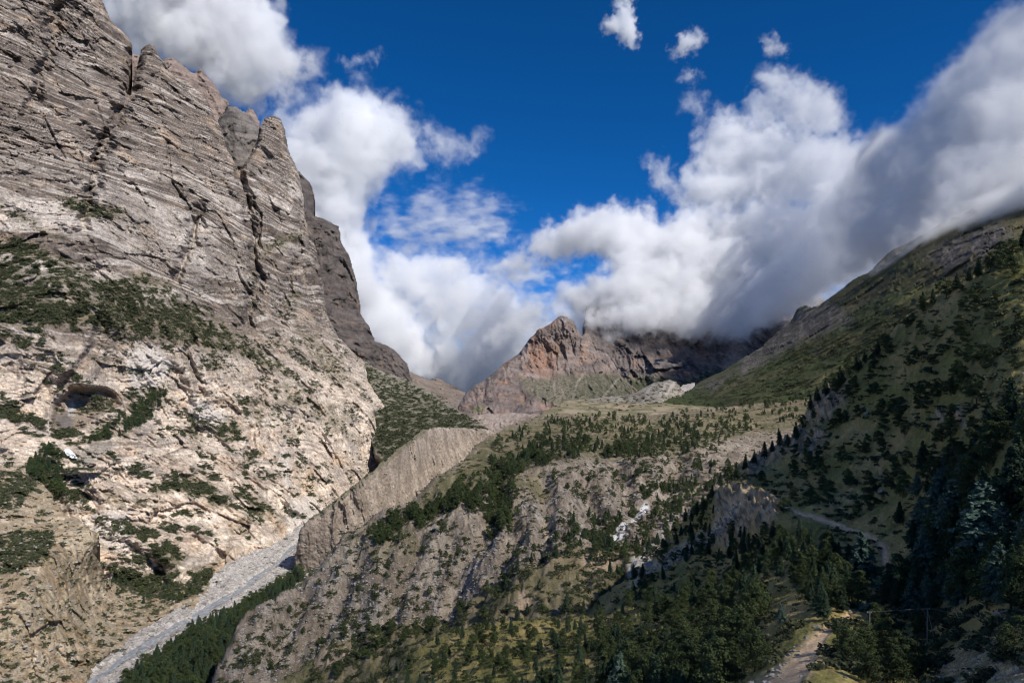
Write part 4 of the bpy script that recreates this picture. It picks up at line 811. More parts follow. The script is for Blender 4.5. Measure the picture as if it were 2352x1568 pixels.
def juniper_mesh(seed, h=1., lean=.12, nclump=40, per=85, wid=.36, base=.12):
    r = np.random.default_rng(seed); C = []; R = []
    for k in range(nclump):
        t = r.random() ** .8; z = base + (1 - base) * t * .95; w = wid * math.sin(PI * min(1, (t * .82 + .16))) ** .7
        a = r.random() * 2 * PI; q = w * math.sqrt(r.random()); C.append((q * math.cos(a) + lean * z * .4, q * math.sin(a) * .9, z)); R.append(r.uniform(.07, .15) * (1.15 - .5 * t))
    C = np.array(C); R = np.array(R); dv = r.normal(size=(nclump, per, 3)); dv /= np.linalg.norm(dv, axis=2)[..., None]; dv[..., 2] = np.abs(dv[..., 2]) * r.choice([1, 1, 1, -.5], (nclump, per))
    c = C[:, None] + dv * R[:, None, None] * r.uniform(.55, 1.12, (nclump, per, 1)) * np.array([1.15, 1.15, .85]); tone = np.repeat(r.random(nclump), per) * .7 + r.random(nclump * per) * .3
    V, Q = tufts(c.reshape(-1, 3), dv.reshape(-1, 3), np.full(nclump * per, .023), r)
    return V * h, Q, np.repeat(tone, 4)
def pine_mesh(seed, levels=20, per=8, nb=11, wid=.25, base=.14, size=.024, droop=.25, ragged=.3):
    r = np.random.default_rng(seed); cs = []; ns = []; tn = []
    for L in range(levels):
        t = (L + .5) / levels; z = base + (1 - base) * t; ln0 = wid * (1 - t) ** .78 * (1 if t > .12 else .75) + .02; m = max(3, int(per * (1 - .35 * t)))
        a0 = r.random() * 7
        for k in range(m):
            if r.random() < ragged * .4: continue
            a = a0 + 2 * PI * k / m + r.normal() * .25; ln = ln0 * r.uniform(1 - ragged, 1 + ragged * .6); tone = r.random()
            n = max(3, int(nb * ln / wid + 2)); s = (np.arange(n) + .6) / n
            zz = z + ln * (.28 * s - (droop + .25) * s * s) + r.normal() * .008
            x = ln * s
            for side in (-1, 0, 1):
                w = side * .30 * x * (1 - .45 * s) * .8
                cs.append(np.stack([x * math.cos(a) - w * math.sin(a), x * math.sin(a) + w * math.cos(a), zz - abs(side) * .012], -1) + r.normal(size=(n, 3)) * .006)
                ns.append(np.repeat([[.35 * math.cos(a), .35 * math.sin(a), .9]], n, 0)); tn.append(np.clip(tone * .6 + .4 * s + r.normal(size=n) * .1, 0, 1))
    cs = np.concatenate(cs); ns = np.concatenate(ns); tn = np.concatenate(tn)
    V, Q = tufts(cs, ns, np.full(len(cs), size), r, 2, .5); return V, Q, np.repeat(np.repeat(tn, 2), 4)
def shrub_mesh(seed, n=80):
    r = np.random.default_rng(seed); cc = r.normal(size=(7, 3)) * [.28, .28, .06]; cc[:, 2] = np.abs(cc[:, 2]) + .15
    k = r.integers(0, 7, n); dv = r.normal(size=(n, 3)); dv /= np.linalg.norm(dv, axis=1)[:, None]; dv[:, 2] = np.abs(dv[:, 2])
    V, Q = tufts(cc[k] + dv * .24 * np.array([1.1, 1.1, .9]), dv, np.full(n, .13), r); return V, Q, np.repeat(r.random(n), 4)
def tube(pts, rad, seg=6):
    P = np.array(pts, float); V = []; Q = []
    for i, p in enumerate(P):
        d = P[min(i + 1, len(P) - 1)] - P[max(i - 1, 0)]; d /= np.linalg.norm(d) + 1e-9; x = np.cross(d, [0, 0, 1.] if abs(d[2]) < .9 else [1., 0, 0]); x /= np.linalg.norm(x); y = np.cross(d, x)
        for k in range(seg): a = 2 * PI * k / seg; V.append(p + (x * math.cos(a) + y * math.sin(a)) * rad[i])
    for i in range(len(P) - 1):
        for k in range(seg): a, b = i * seg + k, i * seg + (k + 1) % seg; Q.append((a, b, b + seg, a + seg))
    return np.array(V), np.array(Q)
def trunk_mesh(seed, top=.9, lean=.05, limbs=5, rad=.022):
    r = np.random.default_rng(seed); pts = [(lean * z * r.uniform(.5, 1), lean * .5 * math.sin(z * 5), z - .06) for z in np.linspace(0, top, 7)]; V, Q = tube(pts, np.linspace(rad, rad * .25, 7))
    for k in range(limbs):
        z = r.uniform(.2, .7); a = r.random() * 7; L = r.uniform(.12, .26); s = np.array(pts[int(z / top * 6)]); e = s + [L * math.cos(a), L * math.sin(a), L * .5]
        v, q = tube([s, (s + e) / 2 + [0, 0, -.01], e], [rad * .5, rad * .35, rad * .15], 4); Q = np.concatenate([Q, q + len(V)]); V = np.concatenate([V, v])
    return V, Q
PROTO = {}      # kind -> list of (crown object or mesh, trunk mesh)
def proto(kind, seed):
    if kind == 'juniper_tree': cr = juniper_mesh(seed, lean=random.uniform(-.2, .2), wid=random.uniform(.3, .42)); tr = trunk_mesh(seed)
    elif kind == 'pine_tree': cr = pine_mesh(seed, wid=random.uniform(.2, .26)); tr = trunk_mesh(seed, .97, .01, 0, .02)
    elif kind == 'blue_pine': cr = pine_mesh(seed, 20, 8, 12, random.uniform(.27, .33), .08, .026, .15, .35); tr = trunk_mesh(seed, .97, .01, 0, .022)
    else: cr = shrub_mesh(seed); tr = None
    o1 = mesh_from('crown', cr[0], cr[1], LEAF[kind], None, False, None, cr[2]); me1 = o1.data; bpy.data.objects.remove(o1); me2 = None
    if tr: o2 = mesh_from('trunk', tr[0], tr[1], BARK); me2 = o2.data; bpy.data.objects.remove(o2)
    return me1, me2
for kd, n in (('juniper_tree', 6), ('pine_tree', 4), ('blue_pine', 3), ('shrub', 4)): PROTO[kd] = [proto(kd, 100 + 13 * i + len(kd)) for i in range(n)]

TREES = []      # kind, land, u, v, height m, region
def sow(land, poly, n, kinds, hgt, region, sep=.45, clump=None, cl_lo=-.1, edge=0, seed=0):
    P = np.array(poly, float); (u0, v0), (u1, v1) = P.min(0), P.max(0); got = 0; tries = 0; mine = []
    N = n * 14; u = rng.uniform(u0, u1, N); v = rng.uniform(v0, v1, N); ok = inside(poly, u, v)
    k = land.sample(u, v); ok &= k >= 0
    u, v, k = u[ok], v[ok], k[ok]; p = land.p[k]
    if clump: 
        f = fbm(p / clump, 3, 200 + seed); o2 = f > cl_lo + rng.normal(size=len(f)) * .12; u, v, p = u[o2], v[o2], p[o2]
    tm = trail_mask(u, v) if land is near else np.full(len(u), 9.)
    cell = {}
    for i in range(len(u)):
        if got >= n: break
        if tm[i] < 1.5: continue
        if land is spur and seg_dist([(1485, 1165), (1460, 1188), (1415, 1228)], u[i:i + 1], v[i:i + 1] - 14.)[0] < 22: continue
        kd = kinds[int(rng.integers(len(kinds)))]; h = rng.uniform(*hgt) * (.45 if kd == 'shrub' else 1.); w = h * .34 * sep * 2
        key = (int(p[i, 0] // 4), int(p[i, 1] // 4)); hit = False
        for dx in (-1, 0, 1):
            for dy in (-1, 0, 1):
                for q in cell.get((key[0] + dx, key[1] + dy), ()):
                    if (q[0] - p[i, 0]) ** 2 + (q[1] - p[i, 1]) ** 2 < (w * .5 + q[2] * .5) ** 2: hit = True
        if hit: continue
        cell.setdefault(key, []).append((p[i, 0], p[i, 1], w)); TREES.append([kd, p[i], h, region, u[i], v[i], None]); got += 1
J, PN, SH, BP = 'juniper_tree', 'pine_tree', 'shrub', 'blue_pine'
def plant(kind, u, v, h, label, land=None, region='special'):
    land = land or near; k = land.sample(u, v)[0]
    TREES.append([kind, land.p[k], h, region, u, v, label])
# single trees one can point at
for a in ((BP, 2255, 1335, 17, 'large pale blue green pine with spreading boughs at the right of the slope'), (BP, 1980, 1345, 12, 'blue green pine standing just left of the bend in the trail'), (BP, 2120, 1340, 11.5, 'bushy lit pine between the trail bend and the large blue pine'),
          (BP, 2095, 1420, 7, 'small pale pine on the bank above the left power line'), (BP, 1797, 1428, 3.6, 'lone little blue pine in the grassy clearing'), (BP, 2150, 1215, 15, 'dark blue pine on the slope above the large pale pine'), (BP, 2180, 1250, 14, 'dusky pine rising left behind the large pale pine'),
          (PN, 2330, 1230, 15, 'dark pine at the right frame edge above the large pale pine'), (BP, 1425, 1590, 10, 'pale pine top poking up at the bottom of the frame'), (PN, 2120, 1080, 9, 'dark pine alone on the upper grass slope'), (J, 2245, 925, 7, 'round dark juniper alone on the high grass slope'),
          (J, 2090, 745, 5, 'dark bush low on the upper grass slope'), (J, 1800, 1185, 6, 'dark juniper standing on the outcrop where the trail disappears'), (J, 2035, 1480, 5, 'spreading juniper right of the trail below the left pole'), (J, 2330, 1510, 4.2, 'round bush on the stony ground at the right')): plant(*a)
for a in ((J, 1012, 1232, 12, 'round dark juniper alone on the spur crest'), (J, 865, 1485, 13, 'bright green round juniper at the foot of the spur'), (J, 790, 1470, 9, 'dark green juniper left of the bright round one'), (PN, 1300, 1410, 12, 'dark pointed conifer against the bare slope'), (J, 1120, 1210, 9, 'dark juniper in the clump below the plateau edge')): plant(*a, land=spur)
for i, (u, v, l) in enumerate(((2010, 1060, 'low shrub on the eroded slope above the trail'), (1960, 1110, 'dark shrub left of the eroded grass patch'), (2130, 985, 'low shrub under the small crag on the grass slope'), (1905, 1110, 'spreading shrub between the outcrop and the trail'))):
    plant(SH, u, v, 3.2, l); TREES[-1].append(i)
# skyline of the right slope
for i, (u, v, h) in enumerate([(2345, 562, 7.5), (2325, 578, 6), (2300, 595, 9), (2270, 612, 7), (2245, 628, 8), (2222, 640, 6), (2195, 655, 6), (2170, 668, 8), (2140, 686, 6), (2120, 697, 8), (2030, 790, 7), (2010, 808, 8), (1985, 826, 6), (1968, 842, 9), (1948, 858, 6), (1930, 874, 8), (1912, 890, 7), (1893, 905, 8),
                               (1875, 925, 7), (1860, 945, 7), (1842, 975, 8), (1826, 1005, 9), (1806, 1020, 7), (1790, 1032, 9), (1770, 1042, 7), (1752, 1052, 8), (1730, 1066, 7), (1708, 1080, 8), (1690, 1092, 7), (1668, 1108, 8), (1650, 1128, 7), (1632, 1145, 8), (1612, 1162, 7), (1596, 1176, 8)]):
    k = near.sample(u + 3, v + 9)[0]
    if k < 0: continue
    n_ = ['topmost', 'second', 'third', 'fourth', 'fifth', 'sixth', 'seventh', 'eighth', 'ninth', 'tenth', 'eleventh', 'twelfth', 'thirteenth', 'fourteenth', 'fifteenth', 'sixteenth', 'seventeenth', 'eighteenth', 'nineteenth', 'twentieth', 'twenty-first', 'twenty-second', 'twenty-third', 'twenty-fourth', 'twenty-fifth', 'twenty-sixth', 'twenty-seventh', 'twenty-eighth', 'twenty-ninth', 'thirtieth', 'thirty-first', 'thirty-second', 'thirty-third', 'lowest'][i]
    TREES.append([random.choice([J, PN, PN]), near.p[k], h * random.uniform(.85, 1.2), 'skyline', u, v, f'{n_} dark tree down the skyline edge of the near slope'])
sow(near, [(1975, 1450), (2010, 1420), (2050, 1430), (2120, 1440), (2100, 1560), (1970, 1600), (1930, 1540), (1940, 1480)], 24, [J, J, SH], (3., 5.), 'thicket by the utility pole')
sow(near, [(2050, 1150), (2150, 1080), (2240, 1000), (2352, 900), (2450, 950), (2450, 1420), (2280, 1420), (2200, 1400), (2100, 1440), (2040, 1380), (2080, 1280)], 120, [PN, PN, PN, J, J, BP], (5, 9.5), 'dark wood on the right of the slope')
sow(near, [(1690, 1235), (1800, 1232), (1900, 1262), (1955, 1300), (1985, 1350), (1985, 1400), (1880, 1440), (1800, 1340), (1700, 1330), (1640, 1290)], 95, [J, J, PN, PN], (4, 7.5), 'wood below the trail')
sow(near, [(1520, 1290), (1640, 1270), (1720, 1330), (1770, 1390), (1755, 1460), (1650, 1600), (1250, 1620), (900, 1620), (800, 1560), (950, 1490), (1150, 1430), (1350, 1380)], 300, [J, J, PN, PN, J], (4.5, 9), 'forest on the valley floor', clump=32, cl_lo=-.42, seed=1)
sow(near, [(1520, 1290), (1640, 1270), (1770, 1390), (1650, 1600), (900, 1620), (800, 1560), (1150, 1430), (1350, 1380)], 330, [SH], (3., 5.5), 'undergrowth on the valley floor', clump=30, cl_lo=-.35, seed=9)
sow(near, [(1600, 1170), (1650, 1150), (1650, 1200), (1640, 1262), (1540, 1292), (1400, 1350), (1370, 1362), (1500, 1275), (1560, 1210)], 60, [J, PN, SH], (4, 7.5), 'trees under the outcrop', sep=.35)
sow(near, [(1640, 1480), (1730, 1500), (1735, 1540), (1690, 1600), (1620, 1600)], 14, [J], (4.5, 6.5), 'trees left of the trail')
sow(near, [(1700, 1100), (1850, 990), (1950, 850), (2110, 720), (2352, 590), (2352, 900), (2200, 1000), (2050, 1130), (1960, 1200), (1820, 1170)], 230, [J, SH, SH, J], (3.2, 7.5), 'bushes scattered over the grass slope', clump=40, cl_lo=-.25, seed=2)
sow(spur, [(1310, 1190), (1350, 1180), (1420, 1190), (1470, 1200), (1560, 1160), (1620, 1180), (1500, 1300), (1420, 1340), (1330, 1300), (1200, 1340), (1060, 1400), (1000, 1430), (960, 1420), (1100, 1370), (1210, 1310), (1290, 1270)], 150, [J, J, PN, SH], (6, 11), 'trees along the stream gully', clump=40, cl_lo=-.4)
sow(spur, [(1120, 1090), (1190, 1080), (1190, 1180), (1150, 1230), (1110, 1215)], 60, [J, J, SH], (6, 11), 'trees on the spur')
sow(spur, [(1530, 1110), (1640, 1060), (1700, 1080), (1600, 1160), (1480, 1220), (1400, 1270), (1380, 1230)], 150, [J, J, SH, PN], (5, 10), 'trees along the stream gully', clump=36, cl_lo=-.15, seed=12)
sow(spur, [(780, 1500), (860, 1440), (960, 1420), (1060, 1395), (1160, 1380), (1100, 1460), (950, 1500), (830, 1540), (700, 1590)], 36, [J, J, SH], (6, 11), 'trees at the foot of the spur', clump=30, cl_lo=-.2)
sow(spur, [(1120, 1040), (1200, 985), (1260, 958), (1500, 958), (1700, 938), (1900, 900), (1850, 960), (1700, 1000), (1560, 1050), (1400, 1055), (1300, 1060), (1200, 1090), (1130, 1110)], 820, [J, J, J, SH, SH, PN], (6, 13), 'trees on the plateau', clump=80, cl_lo=-.08, seed=3, sep=.36)
sow(spur, [(850, 1220), (900, 1190), (1000, 1150), (1080, 1100), (1180, 1080), (1190, 1120), (1160, 1190), (1120, 1200), (1000, 1180), (940, 1230), (860, 1250)], 230, [J, J, J, SH], (6, 11), 'trees on the spur', clump=40, cl_lo=-.03, seed=4, sep=.33)
sow(spur, [(1250, 1090), (1400, 1060), (1600, 1030), (1680, 1000), (1640, 1080), (1560, 1110), (1450, 1150), (1330, 1130)], 220, [J, SH, SH], (4, 9), 'bushes on the bare slopes', clump=30, cl_lo=-.12, seed=5)
sow(spur, [(500, 1568), (700, 1350), (850, 1220), (1000, 1250), (1300, 1200), (1280, 1270), (1000, 1390), (690, 1510), (600, 1600)], 200, [SH, SH, SH, J], (4, 7), 'bushes on the spur face', clump=24, cl_lo=-.05, seed=6)
sow(riverbed, [(250, 1660), (292, 1565), (390, 1492), (470, 1440), (590, 1382), (680, 1318), (702, 1345), (600, 1440), (490, 1590), (460, 1680)], 560, [PN, J, PN], (8, 15), 'trees on the river bank')
sow(terrace, [(240, 1320), (330, 1350), (480, 1330), (470, 1360), (390, 1400), (300, 1380), (240, 1360)], 60, [J, SH, PN], (5, 10), 'trees on the left river bank')
sow(massif, [(60, 1080), (105, 1030), (140, 1040), (150, 1140), (100, 1140)], 70, [PN, J], (9, 14), 'trees in the cliff gully')
sow(massif, [(200, 1020), (300, 950), (370, 890), (390, 905), (340, 970), (280, 1005)], 60, [PN, J], (8, 14), 'trees on the cliff ledge')
for t_ in TREES: t_.insert(7, t_.pop(7) if len(t_) > 7 else None)
for t_ in TREES:
    p = t_[1]; t_.insert(7, t_[2] * F / p[1])
    q = UC + p[0] / p[1] * F; y = VC - (p[2] + .5 * t_[2]) / p[1] * F; t_.insert(8, -80 < q < 2430 and -60 < y < 1640)
order = sorted(range(len(TREES)), key=lambda i: (-(TREES[i][6] is not None), -(TREES[i][7] if TREES[i][8] else -1)))
IND = [i for i in order[:300] if TREES[i][8]]; REST = [i for i in range(len(TREES)) if i not in set(IND)]
NAMES = {J: 'juniper', PN: 'pine', BP: 'blue pine', SH: 'shrub'}
HOWL = {'thicket by the utility pole': ('dark green {} in the thicket beside the utility pole'), 'dark wood on the right of the slope': 'dark {} in the shaded wood on the right of the slope', 'wood below the trail': 'dark {} in the dense wood just below the trail',
        'forest on the valley floor': 'dark green {} in the shaded forest on the valley floor', 'trees left of the trail': 'green {} close beside the left edge of the trail', 'bushes scattered over the grass slope': 'dark {} scattered on the steep grass slope above the trail', 'trees along the stream gully': 'dark {} beside the pale stream gully',
        'trees at the foot of the spur': 'green {} at the foot of the bare spur', 'trees on the plateau': 'small dark {} on the flat plateau', 'trees on the spur': 'dark {} on the crest of the spur', 'bushes on the bare slopes': 'dark {} on the bare slope below the plateau', 'bushes on the spur face': '{} on the bare eroded spur face',
        'trees on the river bank': 'dark {} on the wooded right bank of the river', 'trees on the left river bank': '{} on the left bank of the river', 'trees in the cliff gully': '{} in the gully at the foot of the cliff', 'trees on the cliff ledge': '{} on the sloping ledge below the cliff hollow', 'undergrowth on the valley floor': 'low {} in the undergrowth of the valley forest', 'trees under the outcrop': 'dark {} on the slope under the grey outcrop', 'special': '{}', 'skyline': '{}'}
# landmarks one can find in the picture; a tree in a crowd is told by its place in line from the nearest of them
NAMES = {J: 'juniper', PN: 'pine', BP: 'blue pine', SH: 'shrub'}
MARKS = [(2131, 1440, 'the braced pole'), (1996, 1435, 'the further pole'), (1491, 1301, 'the large pale boulder by the gully'), (1472, 1346, 'the broad forest boulder'), (1450, 1195, 'the pale stream bed'), (2032, 1262, 'the bend of the trail'), (1830, 1178, 'the upper trail'), (2255, 1250, 'the large blue pine'), (1700, 1190, 'the grey outcrop'),
         (2026, 1126, 'the pale boulder on the grass slope'), (2175, 965, 'the small crag on the grass slope'), (1900, 930, 'the skyline crag'), (1012, 1232, 'the lone juniper on the spur'), (865, 1485, 'the bright round juniper'), (1231, 1171, 'the boulder on the bare knob'), (1797, 1428, 'the lone little blue pine'), (1840, 1520, 'the end of the trail at the frame bottom'), (2296, 1421, 'the white boulder at the right'),
         (1300, 1410, 'the conifer against the bare slope'), (1000, 1568, 'the bottom edge below the spur'), (1250, 1568, 'the middle of the bottom edge'), (1560, 1568, 'the bottom edge left of the trail'), (2352, 1000, 'the right edge above the wood'), (2352, 1200, 'the right edge beside the wood'), (1980, 1345, 'the blue pine left of the bend'), (170, 1050, 'the snow patch'), (1430, 940, 'the earth knoll'), (1680, 1300, 'the clearing under the outcrop')]
ORD = ['nearest', 'second', 'third', 'fourth', 'fifth', 'sixth', 'seventh', 'eighth', 'ninth', 'tenth', 'eleventh', 'twelfth', 'thirteenth', 'fourteenth', 'fifteenth', 'sixteenth', 'seventeenth', 'eighteenth', 'nineteenth', 'twentieth'] + ['twenty-' + x for x in ('first', 'second', 'third', 'fourth', 'fifth', 'sixth', 'seventh', 'eighth', 'ninth')] + ['thirtieth'] + ['thirty-' + x for x in ('first', 'second', 'third', 'fourth', 'fifth', 'sixth', 'seventh', 'eighth', 'ninth')]
fam = {}
for i in IND:
    if TREES[i][6]: continue
    q = [math.hypot(TREES[i][4] - m_[0], TREES[i][5] - m_[1]) for m_ in MARKS]; j = int(np.argmin(q)); fam.setdefault((TREES[i][0], j), []).append((q[j], i))
for (kd, j), L in fam.items():
    for n_, (_, i) in enumerate(sorted(L)):
        px = TREES[i][7]; big = 'tall' if px > 70 else ('middling' if px > 42 else 'small')
        if n_ < len(ORD): TREES[i][6] = (f'{big} dark {NAMES[kd]} nearest to {MARKS[j][2]}' if n_ == 0 else f'{big} dark {NAMES[kd]}, {ORD[n_]} in distance from {MARKS[j][2]}')
def make_tree(kind, p, h, label, group, form=None):
    cm, tm_ = PROTO[kind][random.randrange(len(PROTO[kind])) if form is None else form]
    s = (h * random.uniform(.9, 1.15), h * random.uniform(.9, 1.15), h); rz = random.uniform(0, 7)
    if kind == SH: s = (h * 1.5, h * 1.5, h * 1.15)
    if tm_ is None:
        o = bpy.data.objects.new('shrub', cm); COL.objects.link(o); root = o
    else:
        root = bpy.data.objects.new('juniper_tree' if kind == J else 'pine_tree', None); COL.objects.link(root)
        for n_, me in (('crown', cm), ('trunk', tm_)):
            o = bpy.data.objects.new(n_, me); COL.objects.link(o); o.parent = root
    root.location = (p[0], p[1], p[2] - .15); root.rotation_euler = (random.gauss(0, .04), random.gauss(0, .04), rz); root.scale = s
    return tag(root, label, 'shrub' if kind == SH else 'tree', group)
for i in IND:
    kd, p, h, reg, u, v, lab = TREES[i][:7]
    make_tree(kd, p, h, lab or HOWL[reg].format(NAMES[kd]), None if reg == 'special' else ('trees on the slope skyline' if reg == 'skyline' else reg), TREES[i][9])

def scatter(name, pts, sizes, meshes_mat, stuff_name, tall=1.):
    """One object of kind stuff: many small instances over points."""
    me = bpy.data.meshes.new(name); P = np.asarray(pts, np.float32); me.vertices.add(len(P)); me.vertices.foreach_set('co', P.ravel())
    a = me.attributes.new('size', 'FLOAT', 'POINT'); a.data.foreach_set('value', np.asarray(sizes, np.float32))
    ob = bpy.data.objects.new(name, me); COL.objects.link(ob); ob['kind'] = 'stuff'
    # the clump meshes live inside this object's own mesh data as separate islands, told apart by an index
    g = bpy.data.node_groups.new(name, 'GeometryNodeTree'); g.interface.new_socket('Geometry', in_out='INPUT', socket_type='NodeSocketGeometry'); g.interface.new_socket('Geometry', in_out='OUTPUT', socket_type='NodeSocketGeometry')
    N = g.nodes; K = g.links.new; gi = N.new('NodeGroupInput'); go = N.new('NodeGroupOutput'); jn = N.new('GeometryNodeJoinGeometry')
    n = len(meshes_mat)
    for i, src in enumerate(meshes_mat):
        oi = N.new('GeometryNodeObjectInfo'); oi.inputs[0].default_value = src; oi.transform_space = 'ORIGINAL'
        rv = N.new('FunctionNodeRandomValue'); rv.data_type = 'INT'; rv.inputs['Min'].default_value = 0; rv.inputs['Max'].default_value = n - 1; rv.inputs['Seed'].default_value = 3
        cmp_ = N.new('FunctionNodeCompare'); cmp_.data_type = 'INT'; cmp_.operation = 'EQUAL'; K([o for o in rv.outputs if o.type == 'INT'][0], [s for s in cmp_.inputs if s.type == 'INT' and s.enabled][0]); [s for s in cmp_.inputs if s.type == 'INT' and s.enabled][1].default_value = i
        ip = N.new('GeometryNodeInstanceOnPoints'); K(gi.outputs[0], ip.inputs['Points']); K(cmp_.outputs[0], ip.inputs['Selection']); K(oi.outputs['Geometry'], ip.inputs['Instance'])
        na = N.new('GeometryNodeInputNamedAttribute'); na.data_type = 'FLOAT'; na.inputs['Name'].default_value = 'size'
        cx_ = N.new('ShaderNodeCombineXYZ'); K(na.outputs[0], cx_.inputs[0]); K(na.outputs[0], cx_.inputs[1]); mz = N.new('ShaderNodeMath'); mz.operation = 'MULTIPLY'; mz.inputs[1].default_value = tall; K(na.outputs[0], mz.inputs[0]); K(mz.outputs[0], cx_.inputs[2]); K(cx_.outputs[0], ip.inputs['Scale'])
        rr = N.new('FunctionNodeRandomValue'); rr.data_type = 'FLOAT_VECTOR'; rr.inputs[0].default_value = (-.1, -.1, 0); rr.inputs[1].default_value = (.1, .1, 6.28); K(rr.outputs[0], ip.inputs['Rotation'])
        K(ip.outputs[0], jn.inputs[0])
    K(jn.outputs[0], go.inputs[0]); md = ob.modifiers.new('scatter', 'NODES'); md.node_group = g
    return ob
# clump objects used by the scatters: the trees already standing in the scene
SRC = {}
for o in list(COL.objects):
    if o.name.startswith('crown') or o.name.startswith('shrub'): SRC.setdefault(o.data.name, o)
def sources(kinds): return [SRC[m[0].name] for kd in kinds for m in PROTO[kd] if m[0].name in SRC]
rest = {}
for i in REST: rest.setdefault('low' if TREES[i][0] == SH else ('pine' if TREES[i][0] in (PN, BP) else 'juniper'), []).append(i)
for kx, nm, kinds, tall in (('juniper', 'juniper_woodland', [J], 1.), ('pine', 'pine_woodland', [PN], 1.), ('low', 'shrubland', [SH], .8)):
    ii = rest.get(kx, []); 
    if ii: scatter(nm, [TREES[i][1] for i in ii], [TREES[i][2] * (1.5 if kx == 'low' else 1.) for i in ii], sources(kinds), nm, tall)
# small shrubs on the cliffs and slopes, from each landform's plant cover
def cover(land, n, size, thr=.35, pw=1.):
    k = np.nonzero(land.veg > thr)[0]
    if len(k) == 0: return np.zeros((0, 3)), np.zeros(0)
    w = land.veg[k] ** pw; k = rng.choice(k, min(n, len(k)), False, w / w.sum()); return land.p[k] - [0, 0, .2], rng.uniform(*size, len(k)) * rng.choice([.7, 1, 1, 1.5], len(k))
cv = [cover(massif, 18000, (2.6, 6.5)), cover(green_bank, 2600, (2.5, 13)), cover(right_mtn, 8000, (3.5, 9)), cover(terrace, 3600, (1.6, 4.6), .22), cover(spur, 13000, (1.1, 3.4), .25), cover(near, 9000, (.7, 2.3), .2), cover(wall, 500, (1, 2.2)), cover(knoll, 300, (3, 6)), cover(moraine_far, 1600, (3, 7)), cover(flats, 400, (4, 8)), cover(riverbed, 1500, (1.5, 5))]
scatter('cliff_shrubs', np.concatenate([c[0] for c in cv]), np.concatenate([c[1] for c in cv]), sources([SH]), 'shrubs', .75)
print('trees', len(TREES), len(IND), time.time() - T0)
#@@PART3
# ------------------------------------------------------------------ boulders and stones
STONE = plain_material('pale_granite', (.33, .305, .275), .9, .28, 1.6)
STONE_DARK = plain_material('grey_rock', (.22, .205, .19), .92, .3, 1.2)
def ico():
    import bmesh
    b = bmesh.new(); bmesh.ops.create_icosphere(b, subdivisions=2, radius=1.); V = np.array([v.co[:] for v in b.verts]); Q = np.array([[v.index for v in f.verts] for f in b.faces]); b.free(); return V, Q
IV, IQ = ico(); ROCKS = []
for i in range(6):
    r = np.random.default_rng(40 + i); V = IV.copy()
    for k in range(9):      # planes knocked off
        n = r.normal(size=3); n /= np.linalg.norm(n); c = r.uniform(.45, .85); dd = V @ n; V = V - np.outer(np.maximum(dd - c, 0), n)
    V = V * r.uniform(.7, 1.15, 3) * [1, 1, .8] + .05 * r.normal(size=V.shape); o = mesh_from('rock_form', V, IQ, STONE if i < 4 else STONE_DARK, None, False); ROCKS.append(o.data); bpy.data.objects.remove(o)
def boulder(u, v, wpx, label, land, group=None, dark=False, name='boulder'):
    k = land.sample(u, v)[0]
    if k < 0: return
    p = land.p[k]; o = bpy.data.objects.new(name, ROCKS[random.choice((4, 5) if dark else (0, 1, 2, 3))]); COL.objects.link(o)
    s = wpx * .5 * p[1] / F; o.location = (p[0], p[1], p[2] + s * .25); o.scale = (s * random.uniform(.95, 1.25), s, s * random.uniform(.75, 1.)); o.rotation_euler = (random.gauss(0, .2), random.gauss(0, .2), random.uniform(0, 7))
    return tag(o, label, 'stone' if name == 'stone' else 'boulder', group)
for a in ((1491, 1301, 30, 'large pale boulder at the end of the stony gully'), (1456, 1308, 20, 'grey boulder left of the large pale one'), (1472, 1346, 34, 'broad pale boulder among the forest trees'), (1474, 1362, 18, 'small pale rock below the broad forest boulder'),
          (1528, 1310, 12, 'small grey boulder right of the large pale one'), (2296, 1421, 28, 'white boulder on the grass at the right edge'), (2211, 1480, 20, 'flat grey boulder below the white one'), (2132, 1481, 14, 'pale stone at the foot of the utility pole'),
          (1868, 1522, 10, 'pale stone on the right edge of the trail'), (2026, 1126, 22, 'pale boulder high on the grass slope'), (2086, 1126, 22, 'rounded grey boulder on the grass slope', ), (1992, 948, 16, 'light rock below the skyline on the slope'), (2200, 770, 12, 'small pale rock on the upper slope'), (2300, 1520, 16, 'grey rock on the stony ground at the right')):
    boulder(*a, near, dark='grey' in a[3])
for a in ((1231, 1171, 16, 'pale boulder on the bare knob of the spur'), (1237, 1187, 13, 'lower pale boulder on the bare knob of the spur'), (1012, 1212, 9, 'pale stone on the slope above the lone juniper'), (1458, 1131, 11, 'pale boulder on the bare slope below the plateau')): boulder(*a, spur)
for i in range(46):      # rubble along the outer edge of the trail
    t_ = random.random(); u = 1784 + 98 * t_ - 10 * (1 - t_) - abs(random.gauss(0, 9)) - 14; v = 1572 - 116 * t_ + random.gauss(0, 3)
    boulder(u, v, random.choice([5, 6, 8, 10, 14]) * (1.15 - .5 * t_), 'pale stone in the rubble along the left edge of the trail', near, 'rubble stones along the trail', False, 'stone')
for i in range(34):
    t_ = random.random(); u, v = [(1690, 1172), (1640, 1222), (1600, 1244), (1545, 1272), (1500, 1298)][int(t_ * 4)]; boulder(u + random.gauss(0, 20), v + random.gauss(0, 9), random.uniform(5, 12), 'pale stone in the rubble of the dry gully', near, 'stones in the dry gully', False, 'stone')
for i in range(40):
    boulder(random.uniform(2180, 2352), random.uniform(1480, 1568), random.choice([4, 5, 6, 8]), 'small stone on the grassy gravel at the lower right', near, 'stones on the gravel at the lower right', False, 'stone')
rocks_src = [o for o in COL.objects if o.name.startswith('boulder')]; seen = {}
for o in rocks_src: seen.setdefault(o.data.name, o)
rocks_src = list(seen.values())
